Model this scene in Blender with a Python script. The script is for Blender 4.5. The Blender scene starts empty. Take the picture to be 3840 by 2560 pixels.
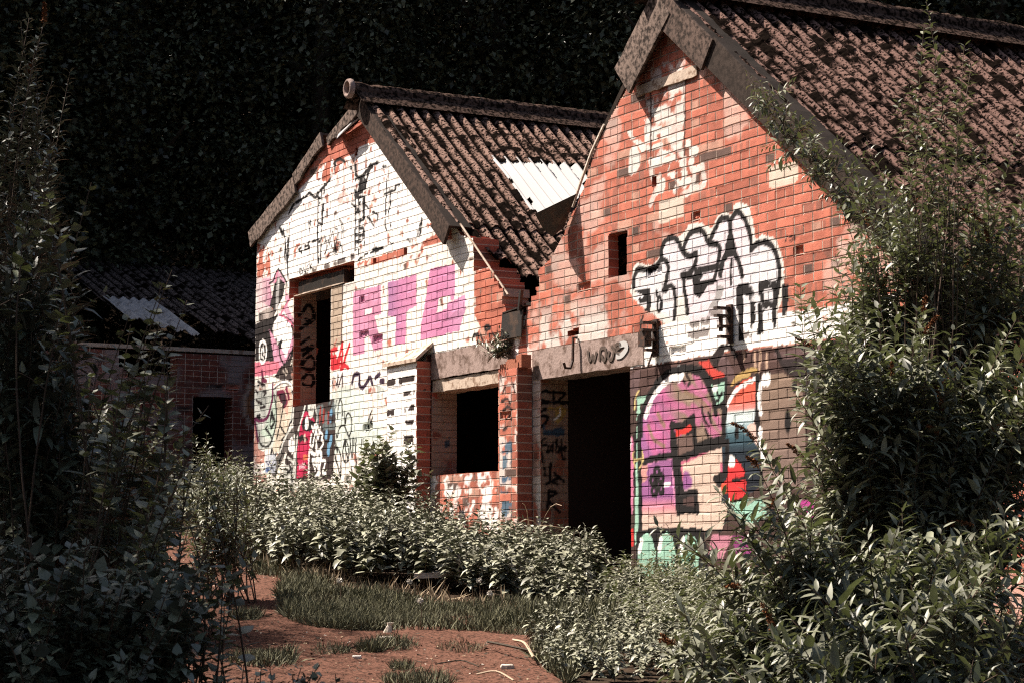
import bpy, math, random
import numpy as np
from mathutils import Vector

# ------------------------------------------------------------------ camera
S = bpy.context.scene
FPX = 7950.0; PITCH = math.atan(810/7950.0); CZ = 1.6
cam = bpy.data.cameras.new("camera"); camo = bpy.data.objects.new("camera", cam)
S.collection.objects.link(camo); S.camera = camo
camo.location = (0, 0, CZ); camo.rotation_euler = (math.pi/2+PITCH, 0, 0)
cam.sensor_width = 36; cam.lens = 36*FPX/3840; cam.clip_start = 0.1; cam.clip_end = 400
cam.dof.use_dof = True; cam.dof.focus_distance = 20.0; cam.dof.aperture_fstop = 16.0

# ------------------------------------------------------------------ light
SUN_EL = math.radians(54); SUNV = Vector((-0.545, 0.219, 0.809)).normalized()
W = bpy.data.worlds.new("World"); S.world = W; W.use_nodes = True
nt = W.node_tree; bg = nt.nodes["Background"]
sky = nt.nodes.new("ShaderNodeTexSky"); sky.sky_type = 'NISHITA'; sky.sun_disc = False
sky.sun_elevation = SUN_EL; sky.sun_rotation = math.atan2(SUNV.x, SUNV.y)
sky.altitude = 100; sky.ozone_density = 0.3; sky.dust_density = 4.0
nt.links.new(sky.outputs[0], bg.inputs[0]); bg.inputs[1].default_value = 0.05
sl = bpy.data.lights.new("sun", 'SUN'); sl.energy = 5.0; sl.angle = math.radians(0.5); sl.color = (1.0, 0.90, 0.80)
so = bpy.data.objects.new("sun", sl); S.collection.objects.link(so)
so.rotation_euler = SUNV.to_track_quat('Z', 'Y').to_euler()
so.location = (-30, 10, 40)
S.view_settings.view_transform = 'Standard'; S.view_settings.look = 'None'
S.view_settings.exposure = 1.55; S.view_settings.gamma = 1
S.cycles.max_bounces = 5; S.cycles.diffuse_bounces = 2; S.cycles.glossy_bounces = 2
S.cycles.transparent_max_bounces = 4; S.cycles.sample_clamp_indirect = 4
S.cycles.use_denoising = False; S.cycles.filter_width = 1.15

# ------------------------------------------------------------------ helpers
rng = np.random.default_rng(7); R = random.Random(7)
A29 = math.radians(29)
U = np.array([math.sin(A29), -math.cos(A29), 0.0]); N = np.array([-math.cos(A29), -math.sin(A29), 0.0]); INW = -N
P0 = np.array([-0.685, 20.62, 0.0]); ZUP = np.array([0, 0, 1.0]); C0 = np.array([0, 0, CZ])
_c, _s = math.cos(PITCH), math.sin(PITCH)
FWD = np.array([0, _c, _s]); UPV = np.array([0, -_s, _c]); K = 3840/2352.0
def ray(fx, fy): return np.array([(fx-1920)/FPX, 0, 0]) - UPV*(fy-1280)/FPX + FWD
FR = dict(D=(0, 0, 1/K), C1=(900, 250, 1.96), C2=(900, 950, 1.96), C3=(1300, 900, 1.96), C4=(1900, 900, 724/600),
          C5=(2300, 1250, 1.5675), C6=(2200, 600, 1.96), C7=(2200, 0, 1.96), D1=(2300, 1900, 4.704), D2=(2300, 1300, 4.704),
          D3=(2300, 400, 4.704), D4=(900, 1500, 4.704), D5=(1000, 900, 4.704), D6=(1600, 1650, 4.704), D7=(1200, 450, 1.96),
          D8=(1750, 950, 2.24), E1=(940, 1250, 2.24), E3=(1550, 1250, 2.24), E2=(940, 1000, 2.24), L8=(0, 900, 1.425))
class Plane:                     # a wall plane: origin, horizontal axis, outward normal
    def __init__(s, o, a, n): s.o, s.a, s.n = np.array(o, float), np.array(a, float), np.array(n, float)
    def px(s, fr, x, y):         # where a survey point seen in the photograph lies on this wall, in metres
        x0, y0, k = FR[fr]; r = ray(x0+x/k, y0+y/k); t = ((s.o-C0) @ s.n)/(r @ s.n); p = C0+r*t
        return float((p-s.o) @ s.a), float(p[2])
    def pts(s, fr, txt):
        v = [float(q) for q in txt.replace(',', ' ').split()]
        return np.array([s.px(fr, v[i], v[i+1]) for i in range(0, len(v), 2)])
    def w(s, a, z, d=0.0):
        a = np.asarray(a, float); z = np.asarray(z, float); d = np.asarray(d, float)
        return s.o + a[..., None]*s.a + z[..., None]*ZUP + d[..., None]*s.n
FAC = Plane(P0, U, N)
def P(s, w, z): return P0+U*s+INW*w+ZUP*z
def G(x, y): return 0.0824*y
def at(dx, Y, dy=None):          # survey: lateral position of a point seen at photo column dx, Y metres away
    x0 = (dx*K-1920)/FPX*(Y*_c)
    if dy is None: return np.array([x0, Y, G(x0, Y)])
    r = ray(dx*K, dy*K); r = r*(Y/r[1]); return C0+r

def h3(i, j, k):
    n = (np.asarray(i, np.int64)*374761393+np.asarray(j, np.int64)*668265263+np.asarray(k, np.int64)*2147483647) & 0xffffffff
    n = ((n ^ (n >> 13))*1274126177) & 0xffffffff
    return ((n ^ (n >> 16)) & 0xffffff)/16777215.0
def noise2(x, y, f=1.0, sd=0):
    x = np.asarray(x)*f; y = np.asarray(y)*f; i = np.floor(x).astype(np.int64); j = np.floor(y).astype(np.int64)
    u = x-i; v = y-j; u = u*u*(3-2*u); v = v*v*(3-2*v)
    return (h3(i, j, sd)*(1-u)+h3(i+1, j, sd)*u)*(1-v)+(h3(i, j+1, sd)*(1-u)+h3(i+1, j+1, sd)*u)*v
def fbm(x, y, f=1.0, o=4, sd=0):
    a = 0.0; t = 0.0
    for k in range(o): a = a+noise2(x, y, f*2**k, sd+k*17)*0.5**k; t += 0.5**k
    return a/t

def tag(o, label=None, cat=None, group=None, kind=None):
    if label: o['label'] = label
    if cat: o['category'] = cat
    if group: o['group'] = group
    if kind: o['kind'] = kind
    return o
def worg(o):
    v = Vector((0, 0, 0))
    while o is not None: v = v+o.location; o = o.parent
    return np.array(v)
def empty(name, loc, label, cat, group=None):
    o = bpy.data.objects.new(name, None); S.collection.objects.link(o); o.location = tuple(loc); o.empty_display_size = 0.2
    return tag(o, label, cat, group)
def mesh(name, V, F, mat, parent=None, col=None, smooth=False, loc=None):
    """V world-space vertices; F a list of (m,k) index arrays; linked as ONE object."""
    V = np.asarray(V, float)
    if isinstance(F, np.ndarray): F = [F]
    F = [np.asarray(f, np.int32) for f in F if len(f)]
    org = worg(parent) if parent is not None else np.zeros(3)
    if parent is None:
        if loc is None: loc = [(V[:, 0].min()+V[:, 0].max())/2, (V[:, 1].min()+V[:, 1].max())/2, V[:, 2].min()]
        org = np.array(loc, float)
    me = bpy.data.meshes.new(name)
    me.vertices.add(len(V)); me.vertices.foreach_set('co', (V-org).astype(np.float32).ravel())
    tot = np.concatenate([np.full(len(f), f.shape[1], np.int32) for f in F]); idx = np.concatenate([f.ravel() for f in F])
    me.loops.add(len(idx)); me.loops.foreach_set('vertex_index', idx)
    me.polygons.add(len(tot)); st = np.concatenate([[0], np.cumsum(tot)[:-1]]).astype(np.int32)
    me.polygons.foreach_set('loop_start', st); me.polygons.foreach_set('loop_total', tot)
    me.polygons.foreach_set('use_smooth', np.full(len(tot), bool(smooth)))
    if col is not None:
        ca = me.color_attributes.new('paint', 'FLOAT_COLOR', 'POINT')
        c4 = np.ones((len(V), 4), np.float32); c4[:, :3] = col; ca.data.foreach_set('color', c4.ravel())
    me.update(calc_edges=True); me.materials.append(mat)
    o = bpy.data.objects.new(name, me); S.collection.objects.link(o)
    if parent is not None: o.parent = parent
    else: o.location = tuple(org)
    return o
class MB:                        # collects shapes for ONE mesh
    def __init__(s): s.V = []; s.F = {}; s.n = 0; s.C = []
    def add(s, V, faces, col=None):
        V = np.asarray(V, float)
        for f in faces: s.F.setdefault(len(f), []).append([q+s.n for q in f])
        s.V.append(V); s.n += len(V)
        if col is not None: s.C.append(np.tile(col, (len(V), 1)) if np.ndim(col) == 1 else col)
    def box(s, o, ax, ay, az, col=None):   # corner o and three edge vectors
        o, ax, ay, az = [np.asarray(q, float) for q in (o, ax, ay, az)]
        V = [o, o+ax, o+ax+ay, o+ay, o+az, o+ax+az, o+ax+ay+az, o+ay+az]
        s.add(V, [(0, 3, 2, 1), (4, 5, 6, 7), (0, 1, 5, 4), (1, 2, 6, 5), (2, 3, 7, 6), (3, 0, 4, 7)], col)
    def tube(s, pts, rad, k=5, cap=True, col=None):
        pts = np.asarray(pts, float); n = len(pts); rad = np.broadcast_to(rad, (n,))
        T = np.gradient(pts, axis=0); T /= np.linalg.norm(T, axis=1)[:, None]+1e-9
        ref = np.array([0, 0, 1.0]) if abs(T[0][2]) < .8 else np.array([1.0, 0, 0])
        A = np.cross(T, ref); A /= np.linalg.norm(A, axis=1)[:, None]+1e-9; B = np.cross(T, A)
        th = np.linspace(0, 2*math.pi, k, endpoint=False)
        V = (pts[:, None]+rad[:, None, None]*(np.cos(th)[None, :, None]*A[:, None]+np.sin(th)[None, :, None]*B[:, None])).reshape(-1, 3)
        F = [(i*k+j, i*k+(j+1) % k, (i+1)*k+(j+1) % k, (i+1)*k+j) for i in range(n-1) for j in range(k)]
        if cap: F += [tuple(range(k))[::-1], tuple((n-1)*k+j for j in range(k))]
        s.add(V, F, col)
    def build(s, name, mat, parent=None, smooth=False, loc=None):
        return mesh(name, np.concatenate(s.V), [np.array(f) for f in s.F.values()], mat, parent, np.concatenate(s.C) if s.C else None, smooth, loc)

# ------------------------------------------------------------------ materials
def mat(name, base=(.5, .5, .5), rough=.8, spec=.3, var=None, scale=8, attr=False, bump=0.0, bscale=60, trans=None, metal=0, back=None, rnd=None):
    m = bpy.data.materials.new(name); m.use_nodes = True; t = m.node_tree; b = t.nodes["Principled BSDF"]
    b.inputs['Roughness'].default_value = rough; b.inputs['Specular IOR Level'].default_value = spec; b.inputs['Metallic'].default_value = metal
    co = t.nodes.new('ShaderNodeTexCoord'); L = t.links.new
    c = None
    if attr:
        a = t.nodes.new('ShaderNodeAttribute'); a.attribute_name = 'paint'; c = a.outputs['Color']
    else:
        r = t.nodes.new('ShaderNodeRGB'); r.outputs[0].default_value = (*base, 1); c = r.outputs[0]
    if var is not None:          # (colour, amount-threshold low, high)
        nz = t.nodes.new('ShaderNodeTexNoise'); nz.inputs['Scale'].default_value = scale; nz.inputs['Detail'].default_value = 5; nz.inputs['Roughness'].default_value = .65
        L(co.outputs['Object'], nz.inputs['Vector'])
        mr = t.nodes.new('ShaderNodeMapRange'); mr.inputs[1].default_value = var[1]; mr.inputs[2].default_value = var[2]
        L(nz.outputs[0], mr.inputs[0]); mx = t.nodes.new('ShaderNodeMix'); mx.data_type = 'RGBA'
        L(mr.outputs[0], mx.inputs[0]); L(c, mx.inputs[6]); mx.inputs[7].default_value = (*var[0], 1); c = mx.outputs[2]
    if back is not None:
        g = t.nodes.new('ShaderNodeNewGeometry'); mx = t.nodes.new('ShaderNodeMix'); mx.data_type = 'RGBA'
        L(g.outputs['Backfacing'], mx.inputs[0]); L(c, mx.inputs[6]); mx.inputs[7].default_value = (*back, 1); c = mx.outputs[2]
    if rnd:
        g = t.nodes.new('ShaderNodeNewGeometry'); mr = t.nodes.new('ShaderNodeMapRange'); mr.inputs[3].default_value = 1-rnd; mr.inputs[4].default_value = 1+rnd
        L(g.outputs['Random Per Island'], mr.inputs[0]); mm = t.nodes.new('ShaderNodeVectorMath'); mm.operation = 'SCALE'
        L(c, mm.inputs[0]); L(mr.outputs[0], mm.inputs['Scale']); c = mm.outputs[0]
    if bump:
        nb = t.nodes.new('ShaderNodeTexNoise'); nb.inputs['Scale'].default_value = bscale; nb.inputs['Detail'].default_value = 4
        L(co.outputs['Object'], nb.inputs['Vector']); bp = t.nodes.new('ShaderNodeBump'); bp.inputs['Strength'].default_value = 1; bp.inputs['Distance'].default_value = bump
        L(nb.outputs[0], bp.inputs['Height']); L(bp.outputs[0], b.inputs['Normal'])
    L(c, b.inputs['Base Color'])
    if trans:
        tr = t.nodes.new('ShaderNodeBsdfTranslucent'); tr.inputs[0].default_value = (*trans[0], 1); ms = t.nodes.new('ShaderNodeMixShader'); ms.inputs[0].default_value = trans[1]
        L(b.outputs[0], ms.inputs[1]); L(tr.outputs[0], ms.inputs[2]); L(ms.outputs[0], t.nodes['Material Output'].inputs[0])
    return m
M = {}
M['brick'] = mat('painted_brick', attr=True, rough=.85, spec=.2, bump=.0025, bscale=140)
M['plain_brick'] = mat('old_brick', attr=True, rough=.9, spec=.15, bump=.003, bscale=90)
M['concrete'] = mat('weathered_concrete', (.27, .20, .175), .9, .1, var=((.10, .065, .05), .47, .64), scale=9, bump=.004, bscale=50)
M['cement_board'] = mat('mossy_cement_board', (.13, .095, .078), .95, .1, var=((.035, .026, .02), .42, .62), scale=22, bump=.002, bscale=90)
M['verge'] = mat('verge_board_cement', attr=True, rough=.95, spec=.1, var=((.02, .014, .011), .42, .60), scale=24, bump=.002, bscale=120)
M['dark_inside'] = mat('darkened_inner_brick', (.02, .013, .010), .95, .1, bump=.004, bscale=30)  # near-black inner walls: the darkness of the rooms is put into the colour
M['roof'] = mat('mossy_cement_sheet', attr=True, rough=1, spec=.0, var=((.005, .0035, .003), .50, .55), scale=38, bump=.003, bscale=110)
M['white_sheet'] = mat('new_white_sheet', (.40, .385, .37), .7, .1)
M['ridge'] = mat('mossy_ridge_cap', (.075, .05, .04), 1, .0, var=((.008, .006, .005), .44, .56), scale=24, bump=.004, bscale=60)
M['pale_sheet'] = mat('pale_grey_sheet', (.32, .31, .31), .8, .2, var=((.16, .15, .15), .5, .65), scale=6)
M['timber'] = mat('weathered_timber', (.42, .33, .26), .85, .2, var=((.2, .13, .09), .5, .62), scale=14, bump=.002, bscale=60)
M['dark_timber'] = mat('dark_timber', (.07, .05, .04), .9, .15, var=((.15, .11, .09), .55, .7), scale=20)
M['rust'] = mat('rusty_iron', (.035, .02, .015), .7, .4, var=((.10, .04, .02), .5, .65), scale=30, metal=.3)
M['lead'] = mat('dark_sheet_metal', (.03, .025, .022), .45, .5, var=((.08, .05, .035), .5, .65), scale=8, metal=.4)
M['plaster'] = mat('dirty_plaster', attr=True, rough=.95, spec=.1, bump=.003, bscale=120)
M['soil'] = mat('brown_soil', (.045, .03, .02), 1, .05, var=((.022, .016, .011), .4, .6), scale=3, bump=.02, bscale=14)
M['leaf'] = mat('shrub_leaf', (.145, .148, .10), .45, .4, back=(.16, .16, .12), rnd=.6, trans=((.09, .11, .03), .18))
M['leaf_dark'] = mat('shaded_leaf', (.085, .095, .06), .4, .5, back=(.10, .11, .08), rnd=.5)  # darker leaf for plants on the left, their shade put into the colour
M['nettle'] = mat('nettle_leaf', (.175, .175, .12), .5, .4, back=(.09, .10, .065), rnd=.6)
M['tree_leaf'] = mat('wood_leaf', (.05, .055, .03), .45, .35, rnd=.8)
M['grass'] = mat('grass_blade', (.11, .105, .058), .7, .2, back=(.10, .10, .06), rnd=.6)
M['dry'] = mat('dry_grass', (.25, .19, .12), .8, .2, rnd=.4)
M['spike'] = mat('dried_flower_head', (.14, .055, .022), .9, .1, rnd=.6)
M['stem'] = mat('woody_stem', (.07, .045, .03), .8, .2)
M['bark'] = mat('bark', (.05, .04, .03), .9, .1, bump=.02, bscale=12)
M['stick'] = mat('dead_stick', (.35, .26, .18), .8, .2)
M['stone'] = mat('pale_stone', (.55, .48, .40), .9, .15, var=((.3, .24, .2), .5, .7), scale=25, bump=.004, bscale=60)
M['paper'] = mat('litter_paper', (.7, .66, .6), .8, .2)
M['brick_bit'] = mat('brick_piece', (.28, .10, .06), .9, .15, bump=.004, bscale=60)
M['dandelion'] = mat('seed_head', (.6, .56, .5), .9, .1)
# reddish grit path
m = M['path'] = mat('red_grit', (.115, .055, .038), .95, .05, var=((.022, .012, .008), .48, .60), scale=42, bump=.008, bscale=70)
# ------------------------------------------------------------------ brickwork: every brick and joint is relief, paint is a colour on it
def ph(r, g, b, k=1.68):
    f = lambda v: ((v/255+.055)/1.055)**2.4 if v > 10 else v/255/12.92
    return np.clip(np.array([f(r), f(g)*1.05, f(b)*1.06])/k, .004, .84)
WHITE = np.array([.82, .78, .74]); CREAM = np.array([.70, .645, .58]); BLK = ph(26, 16, 14); RED = ph(208, 118, 95)
def smooth(p, n=7, closed=False):
    p = np.asarray(p)
    if len(p) < 3: return p
    q = np.vstack([2*p[0]-p[1], p, 2*p[-1]-p[-2]]); out = []
    for i in range(1, len(q)-2):
        for t in np.linspace(0, 1, n, endpoint=False):
            a, b, c, d = q[i-1], q[i], q[i+1], q[i+2]
            out.append(.5*((2*b)+(c-a)*t+(2*a-5*b+4*c-d)*t*t+(3*b-a-3*c+d)*t**3))
    out.append(p[-1]); return np.array(out)
def inpoly(x, y, p):
    r = np.zeros(x.shape, bool); n = len(p)
    for i in range(n):
        x1, y1 = p[i]; x2, y2 = p[(i+1) % n]
        if y1 == y2: continue
        c = ((y1 > y) != (y2 > y)) & (x < (x2-x1)*(y-y1)/(y2-y1)+x1); r ^= c
    return r
class Canvas:
    def __init__(s, pl, S_, Z_, col):
        s.pl, s.S, s.Z, s.col = pl, S_, Z_, col
        s.x = S_+(noise2(S_, Z_, 35, 3)-.5)*.012; s.y = Z_+(noise2(S_, Z_, 35, 9)-.5)*.012
        s.wear = fbm(S_, Z_, 9, 4, 21)
    def box(s, p, pad): return np.nonzero((s.S > p[:, 0].min()-pad) & (s.S < p[:, 0].max()+pad) & (s.Z > p[:, 1].min()-pad) & (s.Z < p[:, 1].max()+pad))[0]
    def put(s, i, c, a):
        if callable(c): c = c(s.S[i], s.Z[i])
        a = np.asarray(a, float)[..., None] if np.ndim(a) else a
        s.col[i] = s.col[i]*(1-a)+np.asarray(c)*a
    def poly(s, fr, t, c, a=1.0, worn=0.0, sm=False):
        p = s.pl.pts(fr, t) if isinstance(t, str) else np.array(t)
        if sm: p = smooth(np.vstack([p, p[:1]]), 5)[:-1]
        i = s.box(p, .02); i = i[inpoly(s.x[i], s.y[i], p)]
        al = a*np.clip((s.wear[i]-worn)*12+.5, 0, 1) if worn else a*np.ones(len(i)); s.put(i, c, al)
    def line(s, fr, t, wd, c, a=1.0, sm=True, soft=.006, worn=0.0):
        p = s.pl.pts(fr, t) if isinstance(t, str) else np.array(t)
        if sm: p = smooth(p, 5)
        i = s.box(p, wd+.02); d = np.full(len(i), 9.0); x = s.x[i]; y = s.y[i]
        for k in range(len(p)-1):
            ax, ay = p[k]; bx, by = p[k+1]; L2 = (bx-ax)**2+(by-ay)**2+1e-9
            t_ = np.clip(((x-ax)*(bx-ax)+(y-ay)*(by-ay))/L2, 0, 1); d = np.minimum(d, np.hypot(x-ax-t_*(bx-ax), y-ay-t_*(by-ay)))
        al = a*np.clip((wd/2-d)/soft+.5, 0, 1)
        if worn: al = al*np.clip((s.wear[i]-worn)*12+.5, 0, 1)
        s.put(i, c, al)
    def blob(s, fr, x, y, rs, rz, c, a=1.0, soft=.3):
        cx, cz = s.pl.px(fr, x, y); i = np.nonzero((abs(s.S-cx) < rs*1.4) & (abs(s.Z-cz) < rz*1.4))[0]
        d = np.hypot((s.x[i]-cx)/rs, (s.y[i]-cz)/rz); s.put(i, c, a*np.clip((1-d)/soft+.5, 0, 1))
def lin(pl, fr, xa, ya, xb, yb, stops):   # colour ramp along a direction lying in the wall
    a = np.array(pl.px(fr, xa, ya)); b = np.array(pl.px(fr, xb, yb)); v = b-a; L2 = v @ v
    ts = [q[0] for q in stops]; cs = np.array([q[1] for q in stops])
    def f(s_, z_):
        t = ((s_-a[0])*v[0]+(z_-a[1])*v[1])/L2
        return np.stack([np.interp(t, ts, cs[:, k]) for k in range(3)], -1)
    return f
CO, CR = .075, .1125
def brick_grid(name, parent, pl, s0, nh, z0, nc, keep=None, paint=None, thick=.28, seed=0, m='brick', fine=True, pal=None, spall=.008, offs=None, nomort=False):
    ro = np.array([0, .0025, .0095, .012]+list(.012+np.arange(1, 5)*.0126)) if fine else np.array([0, .0025, .0095, .012, .04])
    co = np.array([0, .0025, .0095, .012]+list(.012+np.arange(1, 7)*.01436)) if fine else np.array([0, .0025, .0095, .012, .06])
    nr, nk = len(ro), len(co)
    zz = np.concatenate([z0+c*CO+ro for c in range(nc)]+[[z0+nc*CO]]); ss = np.concatenate([s0+j*CR+co for j in range(nh)]+[[s0+nh*CR]])
    Rn, Cn = len(zz), len(ss)
    ci = np.concatenate([np.repeat(np.arange(nc), nr), [nc]]); ji = np.concatenate([np.repeat(np.arange(nh), nk), [nh]])
    gc = ci+int(round(z0/CO)); gj = ji+int(round((s0+4.8375)/CR))
    ri = np.concatenate([np.tile(np.arange(nr), nc), [0]]); ki = np.concatenate([np.tile(np.arange(nk), nh), [0]])
    CI, JI = np.meshgrid(gc, gj, indexing='ij'); RI, KI = np.meshgrid(ri, ki, indexing='ij'); Z_, S_ = np.meshgrid(zz, ss, indexing='ij')
    hdr = (CI % 4 == 1); par = (JI+CI) % 2
    act = hdr | (par == 0) | (h3(CI, (JI+CI)//2, 5+seed) < .10)
    rowj = (RI == 1) | (RI == 2); colj = ((KI == 1) | (KI == 2)) & act
    D = rowj | colj; edge = (RI == 0) | (RI == 3) | (((KI == 0) | (KI == 3)) & act)
    actn = act
    bid = np.where(hdr, JI*2+1, ((JI+CI)//2)*2)+np.where((~hdr) & (h3(CI, (JI+CI)//2, 5+seed) < .10) & (par == 1), 7001, 0)
    h1 = h3(bid, CI, 11+seed); h2 = h3(bid, CI, 23+seed); h4 = h3(bid, CI, 31+seed)
    base = RED*np.array([1, 1, 1])
    col = base[None, None]*(.72+.5*h1)[..., None]
    col = np.where((h2 > .955)[..., None], np.array([.085, .05, .04])*(.6+h4)[..., None], col)
    col = np.where((h2 < .06)[..., None], np.array([.42, .22, .16])*(.8+.3*h4)[..., None], col)
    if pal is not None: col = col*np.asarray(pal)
    f1 = fbm(S_, Z_, 14, 4, 40+seed); col = col*(.72+.55*f1)[..., None]
    kiln = noise2(S_, Z_*.25, 26, 51+seed); col = np.where(((h4 > .62) & (kiln > .6))[..., None], col*.55+np.array([.16, .10, .08])*.3, col)
    mort = np.array([.42, .32, .26])*(.8+.4*f1)[..., None]
    if not nomort: col = np.where(D[..., None], mort, col)
    dep = -1.0*(rowj*1.0+(colj & ~rowj)*.45)*(.0040+.003*noise2(S_, Z_, 20, 2))+(h1-.5)*.004+(f1-.5)*.003
    sp = (h2 > .5) & (h2 < .5+spall) & ~D; dep = dep-sp*(.012+.02*noise2(S_, Z_, 60, 4)); col = np.where(sp[..., None], RED*1.1*(.6+.7*noise2(S_, Z_, 70, 6))[..., None], col)
    wob = (noise2(S_, Z_, 5, 8)-.5)*.008
    colf = col.reshape(-1, 3).copy(); Sf = S_.ravel(); Zf = Z_.ravel()
    if paint:
        cv = Canvas(pl, Sf, Zf, colf); cv.D = D.ravel(); cv.h1 = h1.ravel(); cv.h2 = h2.ravel(); cv.gc = CI.ravel(); before = colf.copy(); paint(cv)
        ch = (np.abs(colf-before).sum(1) > .02) & cv.D
        colf[ch] *= .80
    Vm = pl.w(S_, Z_+wob, dep).reshape(-1, 3)
    K_ = np.ones((Rn-1, Cn-1), bool)
    if keep is not None:
        # whole bricks stay or go: sample at brick centres
        cc = (ss[:-1]+ss[1:])/2; rr = (zz[:-1]+zz[1:])/2; CC, RR = np.meshgrid(cc, rr)
        K_ = keep(CC, RR)
    idx = np.arange(Rn*Cn).reshape(Rn, Cn)
    q = np.stack([idx[:-1, :-1], idx[:-1, 1:], idx[1:, 1:], idx[1:, :-1]], -1)[K_]
    # returns: every free edge of the brickwork runs back through the wall's thickness
    V = [Vm]; Cc = [colf]; F = [q]; base_n = len(Vm)
    back = Vm-pl.n*(thick(Sf, Zf)[:, None] if callable(thick) else thick); pad = np.pad(K_, 1)
    E = []
    up = K_ & ~pad[2:, 1:-1]; E.append(np.stack([idx[1:, 1:], idx[1:, :-1]], -1)[up])
    dn = K_ & ~pad[:-2, 1:-1]; E.append(np.stack([idx[:-1, :-1], idx[:-1, 1:]], -1)[dn])
    lf = K_ & ~pad[1:-1, :-2]; E.append(np.stack([idx[1:, :-1], idx[:-1, :-1]], -1)[lf])
    rt = K_ & ~pad[1:-1, 2:]; E.append(np.stack([idx[:-1, 1:], idx[1:, 1:]], -1)[rt])
    E = np.concatenate(E); nE = len(E)
    if nE:
        a0, a1 = E[:, 0], E[:, 1]; raw = col.reshape(-1, 3)
        V += [Vm[a0], Vm[a1], back[a1], back[a0]]; Cc += [raw[a0], raw[a1], raw[a1]*.9, raw[a0]*.9]
        o = base_n+np.arange(nE); F.append(np.stack([o, o+3*nE, o+2*nE, o+nE], -1))
    # inner face of the wall, coarser
    V = np.concatenate(V); Cc = np.concatenate(Cc); F = np.concatenate(F)
    used = np.zeros(len(V), bool); used[F.ravel()] = True; mp = np.cumsum(used)-1
    return mesh(name, V[used], mp[F], M[m], parent, Cc[used])

# --- survey of the front: outlines of the two gables, holes in them
HL = 58                                  # half bricks from the left corner to the seam between the two buildings
SEAM = -4.8375+HL*CR
OUTL = FAC.pts('D', "570 1400 582 1130 590 528 640 472 700 402 742 345 752 322 800 300 836 268 850 250 1060 542 1086 548 1089 623")
OUTL = np.vstack([OUTL, FAC.pts('D8', "65 150 200 120 205 168 230 170 230 238 268 240 268 293 305 296 308 360 300 363 300 432 320 430 330 485 385 483 395 540 470 525 545 512 560 900 560 2700")])
OUTR = FAC.pts('D8', "300 1600 395 540 500 515 505 455 545 440 540 365 585 355 583 290 612 280 605 215 600 150 612 128 700 55 760 -60 820 -170 850 -260")
OUTR = np.vstack([OUTR, FAC.pts('D', "1338 440 1365 350 1392 288 1440 205 1480 120 1540 45 1700 170 1990 480 2420 880 2420 1700 1200 1700")])
def holes_l(s, z):
    h = (s > -3.69) & (s < -2.66) & (z > 3.29) & (z < 4.6)              # window with the steel lintel
    h |= (s > -3.83) & (s < -2.06) & (z > 4.53) & (z < 4.755)
    h |= (s > -.34) & (s < 1.145) & (z > 2.40) & (z < 3.60)              # window right of the pier
    for t in ("1203 1335 1225 1333 1225 1385 1202 1387", "980 1412 1002 1408 1002 1452 980 1457", "848 600 868 600 862 660 845 650"):
        h |= inpoly(s, z, FAC.pts('C1', t))
    return h
def keep_l(s, z): return inpoly(s, z, OUTL) & ~holes_l(s, z)
def keep_r(s, z):
    h = (s > 1.945) & (s < 3.44) & (z < 3.45)
    h |= inpoly(s, z, FAC.pts('C6', "162 550 298 515 292 840 160 870")) | inpoly(s, z, FAC.pts('C6', "480 125 510 120 510 195 478 200"))
    h |= inpoly(s, z, FAC.pts('D8', "850 652 945 625 945 682 850 705"))
    return inpoly(s, z, OUTR) & ~h
PINK = ph(238, 165, 190); MAG = ph(234, 148, 186); PUR = ph(170, 110, 165)
def hatch(c, fr, t, wd=.03, col=BLK, a=1, **k):
    for q in t.split('|'): c.line(fr, q, wd, col, a, **k)
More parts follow.
